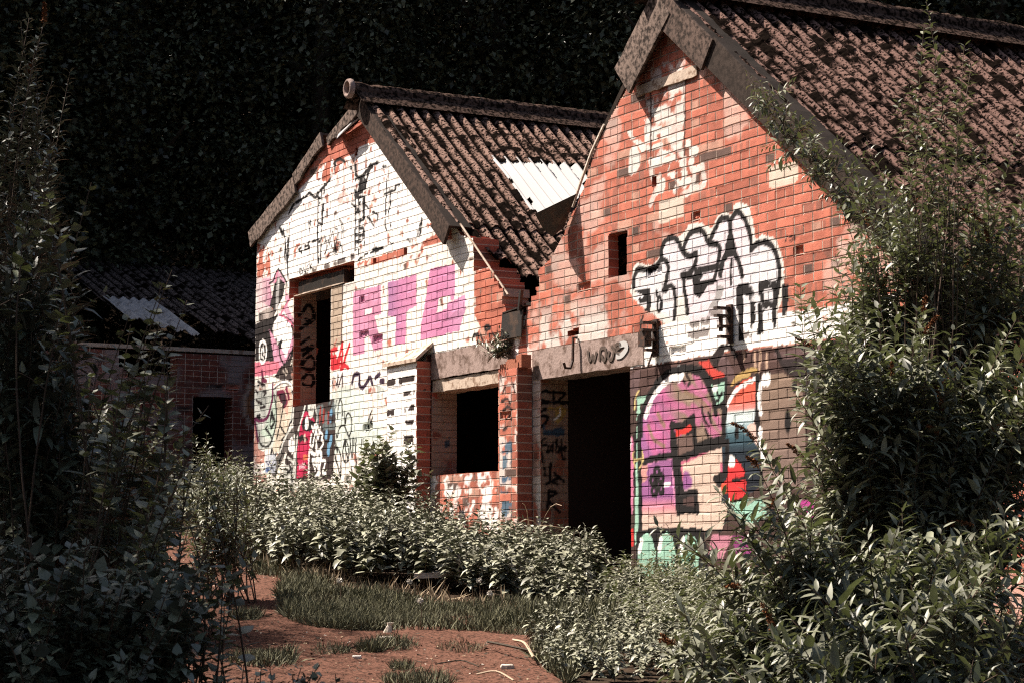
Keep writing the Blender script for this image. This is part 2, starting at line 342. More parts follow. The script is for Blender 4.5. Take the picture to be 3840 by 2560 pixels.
def paint_left(c):
    B = BLK; wn = fbm(c.S, c.Z, 3.2, 4, 77)
    # creamy whitewash over everything, red brick breaking through at the top, corner and right
    c.poly('D', "575 1400 585 560 590 520 1092 520 1092 800 1092 840 1010 850 990 1400", CREAM, worn=.27)
    c.poly('D', "1090 560 1092 840 1180 840 1215 700 1120 560", CREAM, a=.9, worn=.52)
    c.poly('D', "985 1060 1145 1060 1145 1300 985 1300", WHITE, a=.8, worn=.55)
    c.poly('D', "985 800 1190 760 1190 850 985 870", WHITE, a=.9, worn=.52)
    c.poly('C1', "130 1270 200 1180 290 1040 440 900 560 780 650 690 800 650 880 590 1000 540 1060 590 1150 700 1300 930 1500 1190 1400 1225 1340 1290 1220 1325 1100 1350 1000 1395 850 1425 600 1450 400 1560 230 1600 125 1600", WHITE, worn=.31)
    red = lambda s_, z_: RED*(.8+.4*noise2(s_, z_, 9, 5))[..., None]
    c.poly('C1', "600 610 640 480 780 470 900 380 980 250 1040 560 1000 560 880 590 830 650 700 680 650 700", red, worn=.30)
    c.poly('C1', "560 780 640 690 850 640 870 700 800 740 720 780 640 850 560 830", red, worn=.50)
    c.poly('C1', "125 1300 220 1330 225 1560 125 1600", red, worn=.40)
    c.poly('C1', "860 1450 1000 1400 1220 1330 1225 1385 1000 1455 870 1480", red, worn=.36)
    c.poly('C1', "1340 1290 1500 1195 1560 1200 1560 1265 1350 1330", red, worn=.22)
    c.poly('C1', "700 760 870 700 880 1000 720 1010", red, a=.6, worn=.62)
    c.poly('D4', "215 380 330 400 330 860 430 900 430 1500 210 1500", red, a=.8, worn=.38)
    c.poly('D4', "240 1000 300 1120 430 1100 440 1280 240 1330", WHITE, a=.8, worn=.45)
    # bare piers right of the whitewash
    c.poly('D', "1089 622 1200 600 1200 760 1120 790 1089 720", red, worn=.40)
    # grey-beige infill beside the window
    c.poly('D', "761 655 786 648 784 790 760 800", ph(205, 178, 155), worn=.25)
    c.line('D', "787 650 784 800", .02, ph(90, 60, 50), sm=False)
    # faded black lettering in the gable
    k = dict(worn=.40)
    hatch(c, 'C1', "300 1190 325 1260 330 1420|320 1200 345 1420 352 1560|345 1160 350 1300 350 1500|360 1180 355 1400|290 1185 310 1240", .035, **k)
    hatch(c, 'C1', "575 930 572 1100 570 1250 575 1440|600 900 602 1100 596 1300 590 1420|620 870 615 1000 600 1200|560 950 590 970|585 1000 610 1010|580 1150 605 1160|580 1290 600 1280", .035, **k)
    hatch(c, 'C1', "480 960 510 930 540 960 560 960|570 930 640 860 680 790 700 720|360 1080 390 1020 430 990 470 960|690 710 730 680 770 700", .04, **k)
    hatch(c, 'C1', "830 690 850 740 850 790 880 820|800 740 850 760|880 820 920 780 960 730 1010 710|990 730 950 760 930 830 920 900", .05, **k)
    c.poly('C1', "840 820 880 820 940 790 930 850 925 930 820 960 815 930 850 870", B, worn=.42)
    hatch(c, 'C1', "845 930 848 1100 845 1350|870 900 876 1100 872 1380|905 880 906 1060 900 1400|920 880 915 1000 912 1320|820 1010 880 1060 905 1050|850 960 910 960|850 1010 910 1000|850 1070 905 1070|850 1140 905 1130|850 1190 905 1190|850 1240 905 1240|850 1290 905 1290|850 1350 900 1330", .034, **k)
    hatch(c, 'C1', "905 1010 960 1060 990 1160 1010 1090 950 1060|925 1150 940 1110 985 1170", .03, **k)
    hatch(c, 'C1', "1080 780 1076 900 1072 1050 1066 1150 1080 1230|1100 900 1105 1000 1090 1090 1110 1180|1060 940 1140 905 1140 880 1170 870|1050 740 1075 730", .03, **k)
    hatch(c, 'C1', "1335 1120 1330 1200 1310 1260 1290 1290 1230 1280|1325 1160 1300 1270|1230 1280 1250 1270 1310 1300", .035, **k)
    hatch(c, 'C1', "620 1240 640 1330 620 1380 650 1300 665 1200|655 1320 680 1210 690 1280 700 1330 720 1210 700 1190|730 1120 750 1200 730 1350|670 1310 690 1350 705 1300 740 1310 755 1370|640 1400 660 1370 700 1355|740 1130 760 1180 760 1260", .017)
    hatch(c, 'C1', "455 1370 430 1340 500 1320 505 1340 440 1360|500 1300 560 1280 580 1270|515 1130 520 1200|505 1140 510 1210|600 1300 650 1280", .03, **k)
    hatch(c, 'C1', "960 1370 1050 1330|990 1310 995 1370|975 1345 1010 1335|1000 1350 1040 1330|870 1420 940 1370", .03, worn=.35)
    c.poly('C1', "1090 1285 1120 1300 1150 1290 1110 1315", B)
    c.poly('C1', "400 1560 620 1450 850 1370 860 1410 600 1500 420 1600", ph(70, 45, 38), a=.9, worn=.52)
    # DUCK
    hatch(c, 'C1', "437 1485 440 1530|437 1485 455 1490 458 1515 440 1530|468 1475 470 1510 482 1512 484 1465|503 1460 492 1470 493 1500 505 1500|514 1450 516 1492|528 1450 516 1475 532 1490", .018, sm=False, soft=.004)
    # pink block letters
    cr = lambda s_, z_: (MAG*.5+PINK*.5)*(.86+.28*noise2(s_, z_, 7, 5))[..., None]
    c.poly('C3', "48 382 250 330 252 540 205 560 262 690 266 800 196 812 130 700 132 832 44 852", cr)
    c.poly('C3', "133 510 184 498 184 540 135 552", CREAM); c.poly('C3', "205 560 252 545 262 690 235 690", CREAM); c.poly('C3', "130 700 165 710 196 812 132 830", CREAM)
    g1 = lin(FAC, 'C3', 305, 400, 520, 400, [(0, ph(186, 128, 172)), (.45, ph(222, 140, 182)), (1, ph(240, 155, 192))])
    c.poly('C3', "303 312 512 250 514 480 440 530 434 760 355 772 362 565 303 562", g1)
    g2 = lin(FAC, 'C3', 560, 600, 880, 500, [(0, ph(236, 148, 186)), (.5, ph(224, 138, 180)), (1, ph(232, 165, 200))])
    c.poly('C3', "612 215 796 178 796 395 790 445 762 450 757 410 680 425 662 530 735 512 737 470 800 440 872 398 874 520 842 610 830 670 690 705 540 735 545 620 566 520 600 300", g2)
    c.poly('C3', "668 500 728 480 735 512 662 535", CREAM)
    # red tag
    hatch(c, 'E1', "678 140 685 280|676 140 720 125|678 205 715 190|690 285 760 200|765 90 745 190 690 290|770 85 770 190 755 310|830 90 800 180 770 300|700 250 760 255 820 285 815 305|680 290 740 280", .05, ph(228, 40, 52), sm=False)
    c.poly('E1', "672 205 720 195 720 240 672 290", ph(228, 40, 52), worn=.35)
    # dark violet scrawl and grey smears
    c.poly('E1', "668 330 850 300 1120 290 1120 500 940 520 900 440 780 430 690 470", WHITE, a=.6, worn=.4)
    hatch(c, 'E1', "690 450 695 370 725 430 735 350|740 440 760 360|770 340 772 440", .035, ph(80, 55, 62), worn=.3)
    hatch(c, 'E1', "850 415 870 350 910 340 915 430 940 455 975 410 1005 365 1020 420|1050 370 1080 340|1090 400 1120 400", .055, ph(62, 36, 60))
    c.poly('E1', "955 470 1070 430 1120 460 1115 600 1060 560 1060 500 960 510", ph(180, 188, 178), a=.8, worn=.4)
    # big white washed glow and the black scribbled loops
    c.poly('E1', "665 500 800 440 950 520 940 700 1100 780 1100 1000 700 1000 700 600", ph(240, 248, 236), a=.75)
    hatch(c, 'D4', "1720 300 1740 60 1770 -20 1800 60 1810 260|1700 0 1690 120|1840 200 1850 400|1860 420 1880 260 1920 230 1960 300 1970 450 1930 630 1880 540 1840 450 1790 450 1740 520 1720 650 1700 600", .026)
    hatch(c, 'D4', "1690 1000 1660 900 1690 830 1740 860 1780 1000 1780 1200 1770 1340 1730 1150 1680 1020|1650 620 1690 780 1720 900|1850 690 1820 850 1820 1000 1850 1090 1900 1060 1920 900 1890 750 1850 690|1850 700 1870 900 1910 1080|1945 680 1950 850 1975 1010 1990 850 1995 660|2045 680 2040 900 2050 1100 2045 1250|1930 630 1925 660", .03)
    hatch(c, 'D4', "2230 430 2220 540|2300 260 2290 540|2320 190 2260 360|2340 300 2300 420|2250 500 2330 490|2150 700 2140 800|1960 1180 1990 1300|1970 1340 1960 1400", .032, worn=.3)
    # arrow-and-claw mural at the corner
    c.poly('C2', "120 190 230 160 232 400 120 440", ph(250, 220, 218), worn=.22)
    c.poly('C2', "118 200 218 182 222 215 275 120 330 200 335 300 375 322 300 440 290 460 400 530 400 500 330 330 345 300 330 240", PINK, a=.9)
    c.poly('C2', "118 195 160 190 220 205 240 380 215 395 160 360 120 300", lin(FAC, 'C2', 120, 300, 230, 300, [(0, ph(250, 225, 220)), (1, PINK)]))
    c.poly('C2', "280 175 330 225 320 300 270 420 215 395 245 280 258 200", lin(FAC, 'C2', 225, 300, 330, 300, [(0, ph(50, 38, 36)), (.35, ph(40, 30, 28)), (.5, ph(240, 230, 225)), (.62, ph(60, 50, 46)), (1, ph(40, 30, 28))]))
    c.poly('C2', "140 440 215 400 270 420 225 520 140 540", lin(FAC, 'C2', 140, 470, 260, 440, [(0, ph(60, 45, 42)), (.5, ph(210, 190, 180)), (1, ph(70, 52, 50))]))
    c.poly('C2', "112 520 230 470 290 450 330 460 400 540 400 700 395 800 330 820 300 880 250 790 110 790", ph(32, 20, 18), worn=.18)
    c.poly('C2', "215 560 240 640 290 720 300 790 330 830 300 880 250 800 105 800 100 905 230 895 260 880 235 680", PINK, worn=.2)
    c.poly('C2', "215 555 238 640 275 780 318 818 350 700 290 700 265 640", PINK); c.poly('C2', "360 640 395 600 395 690 350 790 330 810 310 740", PINK)
    c.poly('C2', "102 800 285 790 300 870 230 888 100 905", ph(240, 130, 150), worn=.2)
    for x, y, a_, b_ in ((305, 505, .16, .12), (262, 560, .085, .105), (360, 545, .06, .07), (287, 605, .075, .075), (325, 585, .10, .10), (363, 600, .08, .09), (276, 655, .03, .03)): c.blob('C2', x, y, a_, b_, WHITE, soft=.12)
    c.blob('C2', 325, 680, .08, .06, WHITE, soft=.1); c.blob('C2', 345, 675, .08, .06, WHITE, soft=.1); c.poly('C2', "312 690 360 680 345 750 332 770", WHITE)
    hatch(c, 'C2', "215 225 245 200 280 120 335 205 345 240|375 325 335 380 300 440|300 450 350 480 400 530|285 690 300 770 330 815 355 760 395 690", .03)
    hatch(c, 'C2', "285 450 340 480 400 545|275 135 262 205|300 440 345 370 372 325", .028, ph(245, 130, 160))
    hatch(c, 'E1', "100 60 78 90 74 200 90 240 115 235 130 180 128 90 100 60|95 130 90 180 105 210|105 110 112 170", .035, WHITE)
    c.poly('E1', "255 270 360 250 360 380 330 400 270 400 200 360", ph(55, 38, 34), worn=.25); hatch(c, 'E1', "330 265 355 200 350 280|270 310 300 350|290 290 310 330", .02, ph(210, 190, 175))
    # lower left mural: bulbs, spikes and outlines
    c.poly('D4', "232 -160 540 -200 920 -180 940 100 930 350 860 470 790 640 560 840 320 860 300 540 232 330", ph(235, 232, 222), worn=.14)
    c.poly('D4', "530 -180 620 0 640 200 630 420 560 680 430 640 350 560 440 460 480 330 520 120", ph(214, 226, 208))
    c.poly('D4', "640 -120 900 -200 930 0 900 250 830 540 700 900 560 900 600 700 640 400", ph(250, 225, 200), a=.9)
    c.poly('E1', "250 430 330 440 350 530 330 680 300 690 240 500", ph(240, 170, 150), a=.7, worn=.4)
    hatch(c, 'E1', "225 500 270 490 290 530 300 580 275 610|240 510 260 560|300 460 320 540", .06, ph(130, 20, 62)); c.poly('E1', "240 500 290 500 298 580 275 612 255 560", ph(60, 12, 34))
    hatch(c, 'E1', "185 420 185 500 170 600 140 700 90 730 30 715|30 720 45 800 60 900", .05, ph(118, 30, 78)); hatch(c, 'E1', "95 320 105 380 130 400 95 390", .05, ph(120, 24, 66))
    hatch(c, 'E1', "60 440 100 420 90 460|40 470 60 500|100 480 130 490 110 520|45 560 90 580|80 620 120 610|60 400 120 440", .035, ph(60, 45, 45), worn=.35)
    hatch(c, 'E1', "200 450 255 410 310 410 345 440 355 490", .05, BLK); hatch(c, 'E1', "195 445 240 412 300 402 335 425 352 460", .03, WHITE)
    hatch(c, 'D4', "600 -100 635 100 635 400 580 640 560 680|560 660 520 580 480 530 450 500 480 450|560 200 540 280 530 430 560 480|600 260 600 430|340 560 340 700 390 790 500 800 560 700|930 100 920 330 860 450 800 650 700 830|770 60 700 440 650 670|710 440 800 600", .03)
    hatch(c, 'D4', "545 330 560 200 580 330 600 290 600 400 550 480|350 320 300 280 350 260", .04)
    c.poly('D4', "800 640 860 560 940 470 1000 360 1000 1000 960 1090 800 900 760 1020 600 1340 480 1260 700 900", ph(60, 46, 42), a=.9, worn=.15)
    hatch(c, 'D4', "540 1010 560 850 620 1010|600 1000 640 920|700 820 740 950 690 1070|730 700 780 640|700 1100 620 1350|560 900 540 1050 600 1000 640 940", .03)
    c.poly('D4', "440 960 620 940 640 1100 620 1270 450 1290", ph(222, 222, 232), a=.85, worn=.2); c.poly('D4', "445 1180 520 1170 520 1270 450 1285", ph(90, 120, 170), worn=.3)
    hatch(c, 'D4', "460 1080 500 1130 520 1080 550 1150 600 1060|470 1200 520 1250 560 1190 600 1250", .018, ph(60, 50, 90))
    # dark panel with a crimson spire and white scribbles
    c.poly('D4', "945 100 1160 60 1340 20 1660 -20 1690 300 1680 700 1640 1300 1600 1400 760 1440 800 1020 960 560 920 330", ph(62, 44, 40), worn=.10)
    c.poly('D4', "1160 180 1310 330 1335 430 1270 560 1240 800 1200 1050 1195 1340 1000 1370 1010 900 1050 500 1090 300", ph(204, 26, 78), worn=.12)
    c.poly('D4', "1180 100 1215 60 1290 60 1330 200 1310 230 1220 160 1150 180", BLK)
    c.blob('D4', 1250, 130, .085, .12, ph(244, 236, 226), soft=.1); hatch(c, 'D4', "1245 130 1250 160|1275 150 1270 190", .016)
    c.poly('D4', "1110 330 1160 290 1230 330 1330 380 1290 470 1230 560 1110 520 1090 430", BLK); c.blob('D4', 1178, 400, .05, .075, WHITE, soft=.12)
    c.poly('D4', "1030 640 1080 600 1140 610 1210 690 1150 720 1100 700 1050 760", BLK); c.blob('D4', 1143, 660, .03, .05, ph(245, 210, 190), soft=.15)
    c.poly('D4', "1120 960 1200 950 1195 1050 1110 1060", ph(235, 120, 80), worn=.2)
    hatch(c, 'D4', "1040 1130 1060 1190 1040 1190|1070 1130 1080 1180|1095 1110 1100 1180|1110 1120 1130 1180 1150 1160|1130 1100 1140 1130", .02, ph(250, 190, 200))
    hatch(c, 'D4', "1160 60 1110 240 1060 420 1030 520|945 100 930 330 900 470 800 640 700 900|1310 30 1340 180 1360 250 1345 400|960 620 960 930 950 1080|1010 640 980 1000 970 1350|840 1000 950 1090", .035, ph(246, 240, 230))
    c.poly('D4', "860 700 920 640 950 700 950 900 920 950 860 860", WHITE); c.poly('D4', "780 1130 960 1120 970 1200 950 1500 760 1480", ph(240, 232, 222), a=.95, worn=.15)
    hatch(c, 'D4', "870 1150 900 1200 860 1260|930 1180 900 1300 930 1350|800 1200 850 1230 830 1290|900 1380 930 1420", .03)
    hatch(c, 'D4', "1270 460 1290 540 1320 430 1340 560 1360 450 1400 530 1420 480|1260 600 1240 760 1280 800 1310 650 1340 560 1380 680 1400 560 1450 600 1440 700|1340 700 1360 900 1400 870 1470 760 1440 690|1310 940 1220 900 1210 1340|1240 900 1330 950 1340 760", .032, WHITE)
    hatch(c, 'D4', "1280 1050 1330 1040 1320 1220|1280 1060 1310 1150 1350 1130 1360 1050|1380 1060 1380 1250 1410 1280|1420 1060 1400 1250|1440 1060 1500 1060 1490 1160 1460 1270 1510 1290|1330 1330 1370 1290 1400 1340", .036, WHITE)
    c.blob('D4', 1397, 970, .075, .075, WHITE, soft=.12); c.blob('D4', 1395, 968, .02, .03, BLK)
    c.poly('D4', "1350 100 1640 -10 1690 100 1680 500 1420 540 1350 400", ph(130, 140, 140), a=.7, worn=.48); hatch(c, 'D4', "1420 140 1410 400|1480 180 1470 370|1560 230 1560 380", .05, ph(170, 60, 52), worn=.35)
    hatch(c, 'D4', "1610 200 1590 340|1530 570 1520 640|1610 650 1590 740 1560 800 1560 920", .07, ph(120, 170, 205), worn=.3)
    # tags right of the pier
    hatch(c, 'C3', "925 740 935 700 970 700 960 760|985 700 1000 750 990 790|1020 660 1015 640 1045 630 1055 650 1030 662|1050 690 1055 760|1070 680 1120 760|1090 700 1110 740|950 860 1000 820 980 850|930 830 940 780|1060 760 1085 790", .03)
    hatch(c, 'C3', "670 830 700 850|690 830 690 860|720 830 750 850|840 800 850 830 870 790|820 790 815 830", .02)
    # grime
    g = (wn > .60) & (c.gc % 7 == 3); c.col[g] *= .8
    c.col *= (.93+.14*fbm(c.S, c.Z, 1.6, 3, 91))[:, None]
def paint_pier1(c):
    c.col[:] = WHITE*(.96+.05*noise2(c.S, c.Z, 6, 2))[:, None]
    c.poly('C3', "250 880 520 820 520 900 250 960", ph(225, 190, 170), worn=.45)
    for t in ("275 1030 500 985 500 1030 275 1080", "275 1140 500 1095 495 1130 275 1185", "420 1215 500 1200 500 1250 425 1262", "275 1250 350 1240 350 1285 275 1290", "270 1350 380 1340 370 1370", "430 1320 495 1310 490 1350 430 1360", "415 1430 490 1425 490 1500 420 1500"):
        c.poly('C3', t, ph(52, 34, 30), worn=.42)
def paint_pier2(c):
    wn = fbm(c.S, c.Z, 7, 3, 5); w_ = (c.h1 > .35)
    a = np.clip((wn-.42)*10, 0, 1)*w_; c.col[:] = c.col*(1-a[:, None])+ph(240, 215, 205)*a[:, None]
    c.poly('D6', "1330 0 1500 0 1500 220 1330 230", ph(90, 112, 130), worn=.42); c.poly('D6', "1340 240 1500 230 1490 480 1340 500", ph(105, 125, 140), worn=.5)
    c.poly('D6', "1270 640 1480 640 1480 780 1300 800", ph(70, 98, 125), worn=.36); c.poly('D6', "1290 800 1480 800 1440 930 1300 930", ph(95, 110, 128), worn=.45); c.poly('D6', "1320 1080 1500 1080 1500 1330 1320 1330", ph(90, 112, 130), worn=.45)
    hatch(c, 'C3', "1140 1180 1180 1160 1200 1200|1150 1250 1180 1220 1210 1240|1170 1310 1190 1280 1210 1310|1150 1390 1180 1370|1160 1080 1150 1120|1220 1050 1240 1120", .03, ph(60, 40, 36), worn=.3)
def paint_right(c):
    B = BLK; pw = ph(250, 240, 240); cw = ph(250, 238, 228)
    # soot and lime on the bricks round the valley
    wn = fbm(c.S, c.Z, 5, 4, 61); lo = np.clip((3.95-c.Z)/.5, 0, 1)*np.clip((3.6-c.S)/.6, 0, 1)
    a = np.clip((wn-.56+.12*lo)*9, 0, 1)*np.clip(lo*1.2, 0, .8); c.put(np.arange(len(a)), cw, a)
    a = np.clip((fbm(c.S, c.Z, 2.2, 4, 66)-.60)*9, 0, .55); c.put(np.arange(len(a)), ph(245, 205, 190), a)
    # pale patches and panel in the upper gable
    c.poly('D3', "660 -700 1270 -880 1270 900 1180 940 860 1040 660 1100", ph(250, 225, 215), a=.85, worn=.48)
    c.poly('D3', "560 -280 1270 -450 1270 200 660 340", ph(250, 232, 222), a=.75, worn=.46)
    for t in ("240 430 330 420 345 540 430 560 310 590 280 520", "330 620 430 580 540 640 640 700 650 790 560 780 500 830 460 720", "560 230 655 200 655 480 560 560", "545 480 650 500 650 640 560 640", "670 40 870 0 870 130 680 185",
              "670 380 850 330 860 440 760 480 665 490", "880 380 1010 330 1060 260 1010 400 960 540 840 570 830 440", "1060 240 1250 200 1250 290 1160 290 1100 250", "670 500 760 490 770 600 670 620", "980 560 1080 540 1080 640 1000 660", "1110 480 1250 460 1250 580 1110 620",
              "690 680 860 640 860 720 700 770", "820 790 860 760 1030 800 1010 830 850 880", "1040 700 1200 650 1190 740 1070 790", "1280 600 1360 590 1370 700 1280 740", "1330 720 1480 700 1490 840 1340 880", "660 940 860 880 860 1010 680 1090", "900 900 1080 850 1080 950 880 1000",
              "960 1060 1000 1040 960 1150", "1190 1080 1150 960 1220 960 1270 1070", "1340 900 1410 890 1410 1030 1360 1050", "1360 1060 1540 1040 1540 1140 1390 1180", "940 1180 1080 1160 1080 1280 1030 1270", "1080 1290 1190 1290 1360 1230 1370 1340 1190 1400", "830 1290 900 1240 915 1360 890 1500 740 1560", "1190 1150 1210 1240 1290 1220 1300 1120"):
        c.poly('D3', t, cw, worn=.16, sm=True)
    c.blob('D3', 375, 930, .09, .115, cw, soft=.15); c.blob('D3', 320, 1100, .045, .055, cw, soft=.15)
    for t in ("700 1130 720 1200 690 1330 650 1400", "760 1200 790 1290 760 1400 700 1440", "540 1300 520 1380 470 1500", "850 1220 860 1360 770 1380", "600 1300 660 1300 720 1370", "470 1180 480 1300 530 1330"):
        c.line('C7', t, .06, cw, .8, worn=.35)
    hatch(c, 'C7', "725 580 722 800 718 1150|472 670 472 1000 470 1220", .02, ph(80, 45, 36), sm=False)
    c.poly('C7', "1340 1230 1555 1185 1555 1340 1340 1395", ph(236, 212, 192)); c.poly('C7', "530 1480 715 1440 715 1590 530 1650", ph(238, 214, 196))
    # throw-up letters
    c.poly('C6', "330 920 340 800 372 755 470 775 540 700 556 610 600 555 680 558 725 515 760 470 835 462 880 490 925 498 960 425 1010 385 1066 400 1080 335 1130 318 1190 348 1222 440 1238 568 1290 553 1370 572 1412 640 1446 760 1452 880 1440 1010 1400 1120 1390 1200 1000 1200 760 1240 640 1250 560 1190 340 1020", cw, sm=True)
    c.poly('C6', "350 920 352 850 380 800 460 815 545 735 600 790 560 900 600 930 650 1000 640 1180 500 1100 380 1060", pw)
    pk = lin(FAC, 'C6', 900, 500, 1200, 900, [(0, ph(250, 236, 238)), (.5, ph(249, 228, 232)), (1, ph(250, 240, 240))])
    c.poly('C6', "550 740 552 660 600 580 650 580 700 680 770 700 720 640 745 570 785 530 850 530 890 590 920 610 960 500 1020 432 1070 420 1115 385 1170 440 1205 600 1215 650 1310 610 1370 650 1410 800 1405 900 1380 1190 760 1190 720 1000 640 1000 580 900", pk)
    w_ = .052
    hatch(c, 'C6', "345 935 350 860 380 800 450 812 510 778 545 738 582 745 600 800 590 860 575 930 565 962", w_); c.poly('C6', "345 972 400 962 465 940 472 1010 478 1080 462 1112 440 1112 440 1052 395 1052 375 1025 415 1008 440 1005", B)
    hatch(c, 'C6', "512 960 515 1000|430 1100 460 1110|415 1150 395 1210 390 1260", .028); c.blob('C6', 534, 1062, .045, .08, B, soft=.1); c.blob('C6', 534, 1062, .012, .04, pw)
    hatch(c, 'C6', "548 742 548 660 572 602 605 575 640 570 668 595 692 640 722 688 770 710 805 690 802 760 762 822 705 850 712 880 715 960 735 1040 742 1130", w_)
    hatch(c, 'C6', "580 962 600 932 630 932 646 975 652 1080 642 1190 628 1215|716 642 740 572 780 528 830 518 862 540 882 590 902 615 945 622 976 645 972 720 957 800 942 872|905 602 940 520 982 442 1030 430 1052 462 1052 560 1045 640 1002 740 986 800 985 850|1070 420 1090 390 1120 384 1160 430 1190 510 1206 600 1212 662", w_)
    hatch(c, 'C6', "1212 662 1250 622 1310 608 1362 640 1400 720 1418 820 1412 900 1398 1000|1056 450 1060 560 1085 650 1112 740 1140 855|986 850 1000 760 1040 690 1080 682 1102 722|800 822 860 806 960 790|700 850 760 862 838 856", w_); hatch(c, 'C6', "1064 740 1060 830 1060 920", .034)
    c.poly('C6', "1030 560 1062 560 1080 640 1110 720 1020 720 1010 690", B)
    c.poly('C6', "780 890 850 886 940 872 965 898 890 932 862 980 822 1018 788 992", B); c.poly('C6', "790 812 955 776 960 800 806 834", B)
    c.poly('C6', "955 915 1004 930 1000 985 945 1100 890 1100 948 1000", ph(165, 158, 154), a=.85)
    # white band above the mural with grey ghosts
    c.poly('C6', "-440 1580 330 1500 330 1440 -460 1560", WHITE)
    c.poly('C6', "300 1300 560 1215 640 1190 1000 1190 1450 1120 1650 1100 2300 980 2300 1240 1480 1345 1240 1375 960 1420 640 1470 320 1535", WHITE, worn=.22)
    for t in ("750 1190 830 1180 830 1230 760 1240", "840 1160 905 1150 900 1210 840 1225", "740 1260 900 1230 900 1290 800 1320 740 1310", "550 1250 630 1240 625 1290 560 1300", "1150 1260 1220 1250 1215 1300 1150 1310", "1420 1210 1530 1180 1540 1220 1430 1260", "900 1110 1000 1090 1000 1140 910 1150"): c.poly('C6', t, ph(140, 124, 118), a=.9, worn=.4)
    k = dict(worn=.36)
    for t in ("1098 940 1120 918 1180 905 1225 935 1235 1010 1200 1040 1188 1000 1150 980 1150 1100 1152 1330 1118 1335 1116 1110 1098 1085", "1200 1035 1236 1030 1238 1150 1228 1240 1204 1240", "1262 900 1330 885 1390 892 1402 940 1345 950 1300 950 1300 1270 1254 1285 1256 1080", "1368 940 1402 938 1400 1080 1398 1230 1368 1235 1366 1100",
              "1290 1035 1380 1020 1380 1085 1290 1090", "1432 920 1482 898 1486 990 1468 1140 1436 1150"): c.poly('C6', t, B, **k)
    # mural
    c.poly('C5', "92 208 290 178 470 150 560 128 900 85 1254 45 2200 -100 2200 1600 80 1600", ph(78, 54, 48), worn=.05)
    tp = ph(158, 130, 112); pu = ph(172, 104, 158)
    c.poly('C5', "95 200 470 145 900 80 1254 40 1254 180 870 235 640 270 560 200 440 180 300 240 200 340 95 380", ph(92, 64, 58), worn=.2)
    for t in ("100 240 160 200 140 420 105 470", "600 120 640 90 700 200 720 300 640 270", "930 120 1000 180 1040 230 1100 260 1254 200 1254 60 1100 90"): c.poly('C5', t, ph(120, 92, 92), a=.7)
    hatch(c, 'C5', "860 100 862 150 858 220|900 110 903 200|830 110 835 190|765 100 768 150", .03, ph(215, 175, 150), worn=.45)
    hatch(c, 'C5', "580 150 620 95 660 78 700 95 720 130|600 150 580 230|960 100 1010 200 1080 240|640 100 600 180", .05, ph(40, 26, 24))
    # letter outlines (black) then fills
    c.poly('C5', "120 600 150 480 200 360 250 270 310 215 380 185 450 178 520 195 565 225 600 265 672 258 662 400 655 640 680 620 690 700 790 840 800 960 700 1010 640 1160 380 1180 160 1160 120 900", BLK)
    c.poly('C5', "138 368 205 358 178 402 160 412 158 520 155 1000 156 1200 130 1250 124 1200 130 900 138 600", ph(176, 214, 190))
    pg = lin(FAC, 'C5', 180, 700, 560, 330, [(0, pu), (.42, ph(190, 110, 150)), (.62, tp), (1, tp)])
    c.poly('C5', "166 480 200 384 250 306 312 244 372 218 440 212 508 238 548 290 580 370 596 440 650 440 642 606 490 662 485 640 478 560 466 492 404 544 340 532 348 712 180 750 162 640", pg)
    for t in ("220 520 250 570 300 620", "230 600 270 640 300 680", "190 560 220 640 260 720", "470 430 540 500 570 560 610 600", "330 500 380 560 410 600", "480 240 510 300 540 330", "380 230 400 300 470 330 560 430", "600 480 630 540", "250 440 290 520 330 560", "290 350 320 400 420 440 500 520"):
        c.line('C5', t, .075, ph(215, 110, 160), .75, soft=.03)
    for t in ("205 540 240 620 300 660", "260 470 300 540", "360 540 420 600", "420 340 500 380 560 440"): c.line('C5', t, .04, ph(150, 122, 92), .8)
    for t in ("520 430 535 500 560 540", "560 460 575 520", "540 560 560 610", "400 250 420 290", "430 240 450 280 440 300", "590 400 600 460"): c.line('C5', t, .03, ph(45, 28, 26), worn=.3)
    c.line('C5', "188 486 205 440 235 370 280 310 345 262", .05, WHITE, soft=.01); c.blob('C5', 362, 248, .035, .05, WHITE); c.blob('C5', 382, 240, .045, .07, WHITE); c.blob('C5', 402, 236, .028, .045, WHITE)
    c.poly('C5', "566 300 656 290 642 396 602 420 586 370", ph(176, 214, 190)); hatch(c, 'C5', "590 310 590 330|603 308 603 328", .03, WHITE); hatch(c, 'C5', "610 340 620 370 640 350|590 410 620 390", .025, BLK)
    c.poly('C5', "500 165 560 150 590 205 650 235 660 262 588 264 555 225", ph(235, 78, 66), a=.95); c.poly('C5', "592 266 672 258 664 288 566 298", BLK)
    # rune
    c.poly('C5', "365 560 456 528 462 572 370 604", ph(232, 58, 50)); c.poly('C5', "372 606 466 590 476 684 384 726", ph(120, 92, 84))
    # violet panel and flower
    vg = lin(FAC, 'C5', 260, 760, 260, 1150, [(0, ph(165, 100, 150)), (.5, ph(170, 100, 155)), (.68, ph(236, 150, 160)), (.8, ph(236, 198, 182)), (1, ph(236, 200, 182))])
    c.poly('C5', "164 770 345 722 358 840 372 1000 380 1050 372 1160 160 1168", vg); hatch(c, 'C5', "190 765 340 732 352 850 364 1000", .03, ph(235, 150, 190)); c.poly('C5', "164 770 200 762 198 860 166 880", ph(236, 170, 150), a=.8)
    for x, y in ((256, 812), (232, 862), (280, 850), (240, 925), (282, 912)):
        t = [FAC.px('C5', x+17*math.cos(q)*.8, y+24*math.sin(q)) for q in np.linspace(0, 2*math.pi, 13)]; c.line(None, t, .042, BLK, sm=False)
    c.line('C5', "256 850 258 900", .04, BLK)
